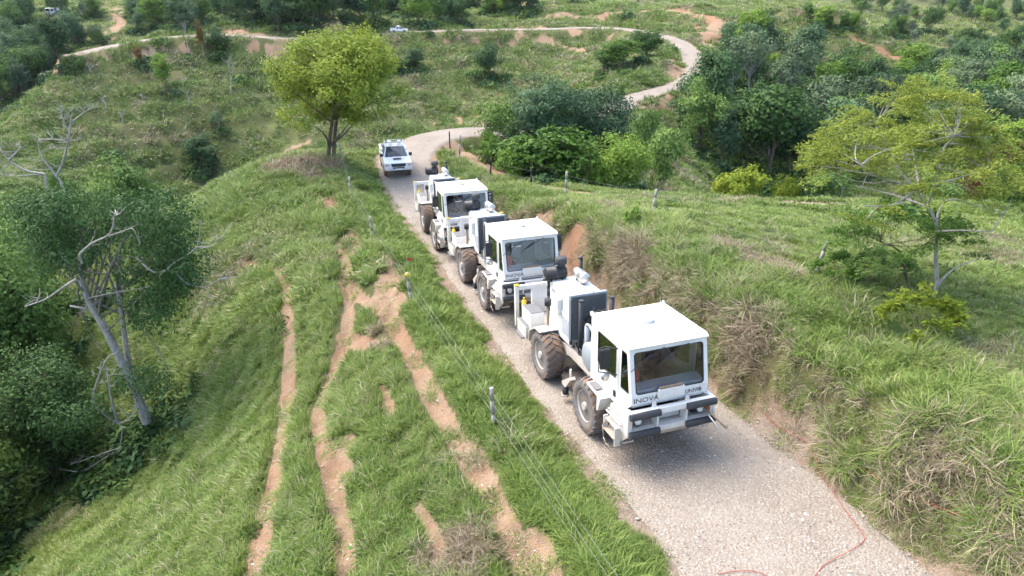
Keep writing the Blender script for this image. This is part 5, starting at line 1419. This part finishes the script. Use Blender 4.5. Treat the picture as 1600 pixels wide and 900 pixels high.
    # engine housing
    b = MB(); b.box(-.28, .66, -5.25, -3.78, 1.28, 2.72, .03); eh = b.build('engine_housing', W_, t)
    b = MB(); b.box(-.34, .72, -3.78, -3.66, 1.50, 2.80, .015); rd = b.build('radiator', PM['grey'], t)
    b = MB(); b.box(-.29, .67, -3.665, -3.635, 1.55, 2.75); b.build('core', PM['rad'], rd)
    b = MB(); b.cyl((.68, -3.70, 1.4), (.68, -3.70, 2.68), .045, 10); b.build('coolant_pipe', PM['dark'], rd)
    for i in range(8): b = MB(); z = 1.52 + i * .062; b.prism([(z, 0), (z + .045, 0), (z + .02, .025)], -4.30, -3.90, axis='y'); 
    for i in range(8):
        b = MB(); z = 1.52 + i * .062; b.box(.66, .678, -4.35, -3.92, z, z + .028); b.build('louvre', PM['grey'], eh)
    b = MB(); b.box(.66, .78, -4.72, -4.40, 2.0, 2.42, .01); b.build('side_box', W_, eh)
    b = MB(); b.box(.655, .672, -4.35, -4.30, 2.15, 2.5); b.box(.655, .672, -5.05, -4.85, 2.45, 2.52); b.build('decal', PM['grey'], eh)
    b = MB(); b.lathe((.80, -5.22, 2.90), (-1, 0, 0), [(0, .02), (0, .17), (.02, .185), (.25, .185), (.26, .20), (.30, .20), (.31, .185), (.58, .185), (.60, .15), (.61, .02)], 24); af = b.build('air_filter', BK, t)
    b = MB(); b.cyl((.34, -5.22, 3.03), (.34, -5.22, 3.16), .10, 14).lathe((.34, -5.22, 3.14), (0, 0, 1), [(0, .02), (0, .15), (.03, .17), (.17, .17), (.20, .13), (.21, .02)], 20); b.build('precleaner', PM['rubber'], af)
    for x in (.35, .68): b = MB(); b.box(x - .03, x + .03, -5.34, -5.08, 2.70, 2.74); b.build('bracket', BK, af)
    b = MB(); b.lathe((-.05, -5.05, 2.92), (0, 1, 0), [(0, .03), (0, .10), (.05, .145), (.30, .145), (.31, .12), (.36, .12), (.37, .15), (.62, .15), (.66, .13), (.66, .02)], 22); mf = b.build('muffler', PM['silver'], t)
    b = MB(); b.cyl((-.22, -5.1, 2.7), (-.22, -5.1, 3.22), .05, 12).sphere((-.22, -5.14, 3.27), .07, (1, 1.2, .8), 10, 8); b.build('exhaust_stack', BK, mf)
    b = MB(); b.box(-.10, .0, -4.95, -4.88, 2.70, 2.80).box(-.10, .0, -4.58, -4.50, 2.70, 2.80); b.build('bracket', BK, mf)
    b = MB(); b.cyl((.82, -5.0, 1.2), (.82, -5.0, 2.05), .04, 10); bp = b.build('breather_pipe', PM['brown'], t)
    b = MB(); b.cyl((.82, -5.0, 2.05), (.82, -5.0, 2.24), .095, 14); b.build('cap', BK, bp)
    # rear deck, goalpost frame, tool box
    b = MB(); b.box(-1.0, 1.0, -6.75, -5.55, 1.0, 1.08, .01); b.build('rear_deck', W2, t)
    for s in (1, -1):
        X = lambda a, c, s=s: (min(s * a, s * c), max(s * a, s * c))
        b = MB(); b.box(*X(1.08, 1.20), -6.82, -6.70, .78, 2.06, .01).box(*X(.16, 1.08), -6.82, -6.70, 1.93, 2.06, .01).box(*X(.55, .66), -6.81, -6.71, 1.05, 1.93).box(*X(.16, .55), -6.79, -6.74, 1.1, 1.93); gp = b.build('guard_frame', W_, t)
        b = MB(); b.box(*X(1.075, 1.205), -6.825, -6.695, 2.06, 2.10, .01); b.build('marker', PM['yellow'], gp)
        b = MB(); b.box(*X(.70, 1.12), -6.35, -5.60, 1.09, 1.58, .012); tb = b.build('tool_box', W_, t)
        b = MB(); b.box(*X(.72, 1.10), -6.33, -5.62, 1.58, 1.60); b.build('tread', PM['tread'], tb)
        b = MB(); b.box(*X(1.0, 1.24), -6.45, -5.70, .78, 1.16, .012); st = b.build('step_box', W_, t)
        b = MB(); b.box(*X(1.12, 1.23), -6.42, -5.73, 1.16, 1.18); b.box(*X(1.24, 1.34), -6.35, -5.80, .76, .80); b.build('tread', PM['tread'], st)
        b = MB(); b.cyl((s * .98, -6.55, 1.08), (s * .98, -6.55, 1.62), .075, 14).sphere((s * .98, -6.55, 1.62), .075, (1, 1, .7), 12, 8); b.cyl((s * .98, -6.55, 1.66), (s * .98, -6.55, 1.74), .03, 8); b.build('gas_bottle', PM['yellow'], t)
    # vibrator plate and its feet
    b = MB(); b.box(-.85, .85, -3.95, -2.5, .30, .44, .02).box(-.35, .35, -3.6, -2.8, .44, .95, .03); vb = b.build('base_plate', DK, t)
    for s in (1, -1):
        b = MB(); b.cyl((s * 1.02, -3.24, .22), (s * 1.02, -3.24, .48), .085, 14); b.build('air_spring', PM['rubber'], vb)
        b = MB(); b.cyl((s * 1.02, -3.24, .17), (s * 1.02, -3.24, .22), .105, 14).prism([(-3.34, .48), (-3.12, .48), (-2.80, .84), (-2.86, .90), (-3.36, .56)], min(s * .92, s * 1.08), max(s * .92, s * 1.08)).cyl((s * .98, -3.0, .7), (s * .98, -3.0, 1.05), .03, 8); b.build('foot', W_, vb)
    return t

def road_z(x, y):
    d, s, z, ry = poly_dist([x], [y], ROADS); return float(z[0]) + .03
def place_on_road(o, x, y, yaw, front, rear):
    """stand a vehicle on the road with its axles at local y = front, rear"""
    F = (math.sin(yaw), -math.cos(yaw))
    zf = road_z(x + F[0] * front, y + F[1] * front); zr = road_z(x + F[0] * rear, y + F[1] * rear)
    pt = math.atan2(zf - zr, front - rear)
    o.location = (x, y, zf - front * math.sin(pt)); o.rotation_euler = (pt, 0, math.pi + yaw)
truck = make_truck('white vibrator truck with a wide windscreen leading the convoy, all four steps and bumper in view')
truck['label'] = 'front white vibrator truck of the convoy, nearest the camera with its whole bumper showing'
place_on_road(truck, 3.43, 12.86, R(18.8), -1.73, -4.73)
t2 = copy_tree(truck); t2['label'] = 'middle white vibrator truck, between the front truck and the rearmost truck'
place_on_road(t2, .64, 20.76, R(18.3), -1.73, -4.73)
t3 = copy_tree(truck); t3['label'] = 'rearmost white vibrator truck of the convoy, just ahead of the white pickup'
place_on_road(t3, -1.91, 28.19, R(16.5), -1.73, -4.73)
# unidentified red rounded object behind the first windscreens, papers on the dash
for tk, lab in ((truck, 'red rounded object behind the windscreen of the front truck'), (t2, 'red rounded object behind the windscreen of the middle truck')):
    b = MB(); b.sphere((0, 0, 0), .16, (1, .7, 1.15), 16, 10); o = b.build('red_object', PM['red']); tag(o, lab, 'bag')
    o.matrix_world = Matrix.LocRotScale(tk.location, tk.rotation_euler, None) @ Matrix.Translation((.70, -.24, 2.16))

# ---------------------------------------------------------------- pickup
def make_pickup(name, label):
    t = link(name, None); tag(t, label, 'pickup', 'white pickups')
    W_, BK = PM['car'], PM['black']
    body = [(2.42, .55), (2.50, .75), (2.46, .98), (2.30, 1.06), (1.25, 1.16), (-.75, 1.14), (-2.45, 1.14), (-2.48, .60), (-2.3, .50), (-1.95, .50), (-1.85, .78), (-1.5, .92), (-1.15, .78), (-1.05, .48), (.95, .48), (1.05, .78), (1.4, .92), (1.75, .78), (1.85, .48)]
    b = MB(); b.prism(body, -.86, .86, .05); bo = b.build('body', W_, t)
    b = MB(); b.box(-.84, .84, -2.47, -.80, 1.10, 1.15).box(-.70, .70, -2.35, -.90, 1.12, 1.16); b.build('cargo_bed', BK, bo)
    b = MB()
    for s in (-1, 1): b.box(min(s * .74, s * .86), max(s * .74, s * .86), -2.47, -.75, 1.10, 1.28, .02)
    b.box(-.86, .86, -2.48, -2.40, .7, 1.28, .02); b.build('bed_wall', W_, bo)
    # cabin frame
    low = [(-.80, 1.25, 1.10), (.80, 1.25, 1.10), (.80, -.78, 1.10), (-.80, -.78, 1.10)]; top = [(-.62, .42, 1.70), (.62, .42, 1.70), (.62, -.62, 1.72), (-.62, -.62, 1.72)]
    b = MB(); vl = [b.bm.verts.new(v) for v in low]; vt = [b.bm.verts.new(v) for v in top]
    for i in range(4):
        j = (i + 1) % 4; b.bm.faces.new((vl[i], vl[j], vt[j], vt[i]))
    b.bm.faces.new(vt); bmesh.ops.bevel(b.bm, geom=list(b.bm.edges), offset=.04, segments=2, affect='EDGES'); cb = b.build('cabin', W_, t)
    def pane(nm, a, c, d, e, ins=.10, off=.012, mat=PM['dglass2']):
        P = [Vector(p) for p in (a, c, d, e)]; m = sum(P, Vector()) / 4; n = (P[1] - P[0]).cross(P[3] - P[0]).normalized()
        if n.dot(m - Vector((0, .2, 1.3))) < 0: n = -n
        Q = [p + (m - p).normalized() * ins * 1.2 + n * off for p in P]; b = MB(); V = [b.bm.verts.new(q) for q in Q]; V2 = [b.bm.verts.new(q - n * .006) for q in Q]
        b.bm.faces.new(V); b.bm.faces.new(V2[::-1])
        for i in range(4): b.bm.faces.new((V[i], V[(i + 1) % 4], V2[(i + 1) % 4], V2[i]))
        b.build(nm, mat, cb)
    pane('windscreen', low[0], low[1], top[1], top[0], .07); pane('rear_window', low[2], low[3], top[3], top[2], .09)
    for s in (0, 1):
        l1, l2, t1, t2_ = (low[1], low[2], top[1], top[2]) if s else (low[0], low[3], top[0], top[3])
        ml = tuple((Vector(l1) * .42 + Vector(l2) * .58)); mt = tuple((Vector(t1) * .5 + Vector(t2_) * .5))
        pane('front_side_window', l1, ml, mt, t1, .075); pane('rear_side_window', ml, l2, t2_, mt, .075)
    ty, ri = tyre_s, rim_s
    for y in (1.4, -1.5):
        for s in (1, -1):
            w = link('wheel', None, t, (s * .76, y, .37), (0, 0, 0 if s > 0 else math.pi)); link('tyre', ty, w); link('rim', ri, w)
    for z, h, wd in ((.96, .045, .46), (.86, .05, .44), (.73, .05, .36)): b = MB(); b.box(-wd, wd, 2.44, 2.515, z - h, z + h, .01); b.build('grille', BK, bo)
    for s in (1, -1):
        b = MB(); b.box(min(s * .56, s * .84), max(s * .56, s * .84), 2.28, 2.515, .84, 1.03, .03); b.build('headlight', PM['silver'], bo)
        b = MB(); b.box(min(s * .82, s * 1.03), max(s * .82, s * 1.03), .95, 1.06, 1.16, 1.36, .03); b.build('mirror', BK, t)
        b = MB(); b.box(min(s * .80, s * .90), max(s * .80, s * .90), -1.0, .9, .40, .46, .01); b.build('side_step', BK, bo)
    b = MB(); b.box(-.26, .26, 2.46, 2.52, .60, .70); b.build('number_plate', PM['paper'], bo)
    b = MB(); b.box(-.25, .25, 1.55, 1.85, 1.13, 1.17, .01); b.build('bonnet_scoop', BK, bo)
    b = MB()
    for z in (1.78, 1.90): b.tube([(-.6, .38, z), (.6, .38, z), (.6, -.6, z), (-.6, -.6, z), (-.6, .38, z)], .018, 6)
    for x in (-.6, -.2, .2, .6): b.tube([(x, .38, 1.70), (x, .38, 1.90)], .014, 5).tube([(x, -.6, 1.70), (x, -.6, 1.90)], .014, 5).tube([(x, .38, 1.78), (x, -.6, 1.78)], .012, 5)
    rk = b.build('roof_rack', PM['silver'], t)
    for x in (-.35, .30): b = MB(); b.box(x - .1, x + .1, -.35, .1, 1.79, 1.92, .02); b.build('stowed_box', PM['paper'], rk)
    b = MB(); b.tube([(-.7, -.85, 1.2), (-.62, -.85, 1.72), (.62, -.85, 1.72), (.7, -.85, 1.2)], .03, 7); b.build('roll_bar', PM['silver'], t)
    return t
PM['car'] = paint('car_white', (.80, .81, .82), .18, 0, .2, (.5, .44, .36), 2.0)
PM['dglass2'] = paint('car_glass', (.055, .07, .085), .06, 0, 0, spec=.9)
def small_wheel():
    b = MB(); prof = [(-.11, .22), (-.12, .30), (-.10, .36), (-.04, .375), (.04, .375), (.10, .36), (.12, .30), (.11, .22)]
    b.lathe((0, 0, 0), (1, 0, 0), prof, 26, mis=[0, 0, 1, 1, 1, 0, 0]); bmesh.ops.recalc_face_normals(b.bm, faces=b.bm.faces)
    m = bpy.data.meshes.new('tyre'); b.bm.to_mesh(m); b.bm.free(); m.materials.append(PM['mud']); m.materials.append(PM['mud'])
    c = MB(); c.lathe((0, 0, 0), (1, 0, 0), [(-.1, .02), (.02, .06), (.05, .16), (.09, .20), (.11, .225), (-.1, .225)], 20)
    for i in range(5): a = i * 2 * math.pi / 5; c.box(.05, .10, -.03, .03, .05, .2) if i == 0 else None
    bmesh.ops.recalc_face_normals(c.bm, faces=c.bm.faces); m2 = bpy.data.meshes.new('rim'); c.bm.to_mesh(m2); c.bm.free(); m2.materials.append(PM['silver'])
    return m, m2
tyre_s, rim_s = small_wheel()
pk = make_pickup('pickup_truck', 'white pickup with a roof rack and muddy wheels following the convoy at the bend')
_p = at(618, 258, 45.4)
place_on_road(pk, _p[0], 45.4, R(14), 1.4, -1.5)
pk2 = copy_tree(pk); pk2['label'] = 'distant white pickup seen side-on on the ridge road'
_h = hit2(622, 52); _d, _s2, _z2, _y2 = poly_dist([_h[0]], [_h[1]], ROADS)
_i = int(np.argmin(np.hypot(ROADS[:, 0] - _h[0], ROADS[:, 1] - _h[1]))); _pt = ROADS[_i]
_dir = ROADS[max(_i - 1, 0)] - ROADS[_i + 1]
pk2.location = (_pt[0], _pt[1], _pt[2] + .03); pk2.rotation_euler = (0, 0, math.atan2(_dir[1], _dir[0]) - math.pi / 2)
t4 = copy_tree(truck); t4['label'] = 'tiny far white truck parked among the trees at the upper left'; t4['group'] = 'white vibrator trucks in convoy'
del t4['group']
_h = hit2(77, 27); t4.location = _h; t4.rotation_euler = (0, 0, math.pi + R(-12))

# ---------------------------------------------------------------- fences
def post_mesh(h, r=.055, n=7, seed=0, square=False):
    rg = random.Random(seed); b = MB(); pts = [(rg.uniform(-.01, .01), rg.uniform(-.01, .01), z) for z in (-.25, h * .35, h * .7, h)]
    for i, (a, c) in enumerate(zip(pts[:-1], pts[1:])): b.cyl(a, c, r * (1 - .06 * i), n, r * (1 - .06 * (i + 1)))
    bmesh.ops.recalc_face_normals(b.bm, faces=b.bm.faces); m = bpy.data.meshes.new('post'); b.bm.to_mesh(m); b.bm.free(); return m
def fence(label, posts, strands, extra=(), wires=True, wr=.0042):
    """posts: (u, v of the foot, height in m, sideways tilt, material)"""
    e = link('wire_fence', None); tag(e, label, 'fence', 'wire fences along the road')
    tops = []
    for i, (u, v, h, tilt, mat) in enumerate(posts):
        p = hit2(u, v) if not isinstance(u, tuple) else (u[0], u[1], gz(u[0], u[1]))
        if i == 0: e.location = p
        o = link('post', None, e); o2 = o
        bpy.data.objects.remove(o); m = post_mesh(h, (.072 if h > 1.3 else .06) if mat == 'wood' else .06, 7, i); m.materials.append(PM[mat])
        o = link('post', m, e, Vector(p) - Vector(e.location), (0, tilt, random.uniform(0, 3)))
        o.rotation_euler = Euler((random.uniform(-.03, .03), tilt, 0))
        tops.append((Vector(p), h, tilt))
    for s in strands if wires else ():
        P = []
        for a, c in zip(tops[:-1], tops[1:]):
            A = a[0] + Vector((math.sin(a[2]) * a[1] * s, 0, a[1] * s)); B = c[0] + Vector((math.sin(c[2]) * c[1] * s, 0, c[1] * s))
            for k in range(6): t = k / 6; P.append(A.lerp(B, t) + Vector((0, 0, -.10 * t * (1 - t) * 4 * .5)))
        P.append(B); g = Geo(); g.tube([tuple(p - Vector(e.location)) for p in P], wr, 4)
        link('wire', g.mesh('wire', PM['wire']), e)
    return e
lf = fence('wire fence on leaning grey posts along the left verge of the road', [((4.6, 1.0), 0, 1.15, 0, 'wood'), (772, 668, 1.18, -.05, 'wood'), (643, 470, 1.12, -.10, 'wood'), (583, 372, 1.1, -.05, 'wood'), (548, 306, 1.1, .0, 'wood'), (534, 254, 1.15, -.03, 'wood'), (527, 226, 1.2, 0, 'wood')], (.35, .62, .88))
fence('old pasture fence of three weathered posts on the right bank', [(884, 307, 1.35, 0, 'wood'), (1020, 338, 1.1, .04, 'wood'), (1276, 426, 1.0, .12, 'wood')], (.5, .85), wr=.0035)
fence('black posts and a leaning pole by the bare earth right of the bend', [(703, 232, 1.3, 0, 'blackpost'), (717, 256, 2.0, .08, 'wood'), (767, 281, 1.35, .0, 'blackpost'), (830, 297, 1.3, 0, 'blackpost')], (.5, .85), wr=.0035)
fence('row of thin pale posts on the outer edge of the bend', [(590, 212, 1.4, 0, 'wood'), (647, 203, 1.6, 0, 'wood'), (703, 194, 1.5, 0, 'wood')], (.5, .85), wr=.0035)

# marker flag, tape, cables, drum
_f = hit2(637, 424)
e = link('marker_flag', None, loc=(_f[0], _f[1], _f[2])); tag(e, 'small red survey flag on a thin stake by the left fence', 'flag')
b = MB(); b.cyl((0, 0, -.1), (0, 0, .62), .009, 6); b.build('stake', PM['wood'], e)
b = MB(); b.prism([(0, .45), (.16, .48), (.24, .53), (.12, .56), (.02, .62)], -.005, .005, axis='y'); b.build('flag', PM['red'], e)
_p = lf.children[2]
b = MB(); b.lathe((0, 0, .98), (0, 0, 1), [(0, .062), (.0, .068), (.12, .066), (.12, .05)], 10); o = b.build('tape', PM['tape'], _p)
def cable(label, px, lift=.03):
    P = np.array([hit2(u, v) for u, v in px]); P = catmull(P, 8); P[:, 2] = grid_h(P[:, 0], P[:, 1]) + lift + .012 * np.sin(np.arange(len(P)) * 1.7)
    d, s_, z_, ry_ = poly_dist(P[:, 0], P[:, 1], ROADS); P[:, 2] = np.where(d < 2.3, np.maximum(P[:, 2], z_ + .045), P[:, 2])
    g = Geo(); b0 = P[0].copy(); g.tube(P - b0, .0065, 6); o = link('red_cable', g.mesh('red_cable', PM['cable'], True), loc=b0); tag(o, label, 'cable', 'red geophone cables')
cable('red cable snaking from the bank foot onto the gravel road', [(1195, 650), (1222, 672), (1258, 692), (1272, 712), (1280, 735), (1302, 775), (1322, 805), (1345, 836), (1348, 850), (1322, 868), (1290, 885), (1272, 905)], .05)
cable('red cable lying straight through the grass at the lower right', [(1320, 730), (1365, 758), (1410, 784), (1460, 806), (1500, 822), (1545, 842), (1592, 850)], .22)
cable('short arc of red cable on the gravel at the bottom edge', [(1120, 902), (1150, 897), (1180, 898), (1205, 908)], .045)
_f = hit2(1232, 303)
b = MB(); b.lathe((0, 0, 0), (0, 0, 1), [(0, .05), (0, .22), (.02, .24), (.22, .235), (.24, .25), (.26, .235), (.46, .235), (.48, .25), (.5, .235), (.68, .23), (.7, .05)], 18); o = b.build('blue_drum', PM['drum'], loc=_f); tag(o, 'small blue drum at the far edge of the pasture', 'drum')

# ---------------------------------------------------------------- thin haze over the hills
hz = bpy.data.materials.new('haze'); hz.use_nodes = True
hn = hz.node_tree.nodes; hn.remove(hn['Principled BSDF'])
pv = hn.new('ShaderNodeVolumePrincipled'); pv.inputs['Color'].default_value = (.80, .88, 1.0, 1); pv.inputs['Density'].default_value = .00005; pv.inputs['Anisotropy'].default_value = .2
hz.node_tree.links.new(pv.outputs[0], hn['Material Output'].inputs['Volume'])
b = MB(); b.box(-1500, 1500, -60, 1560, float(gh.min()) - 1.5, float(max(gh.max(), 100)) + 12); o = b.build('haze', hz); tag(o, kind='stuff')
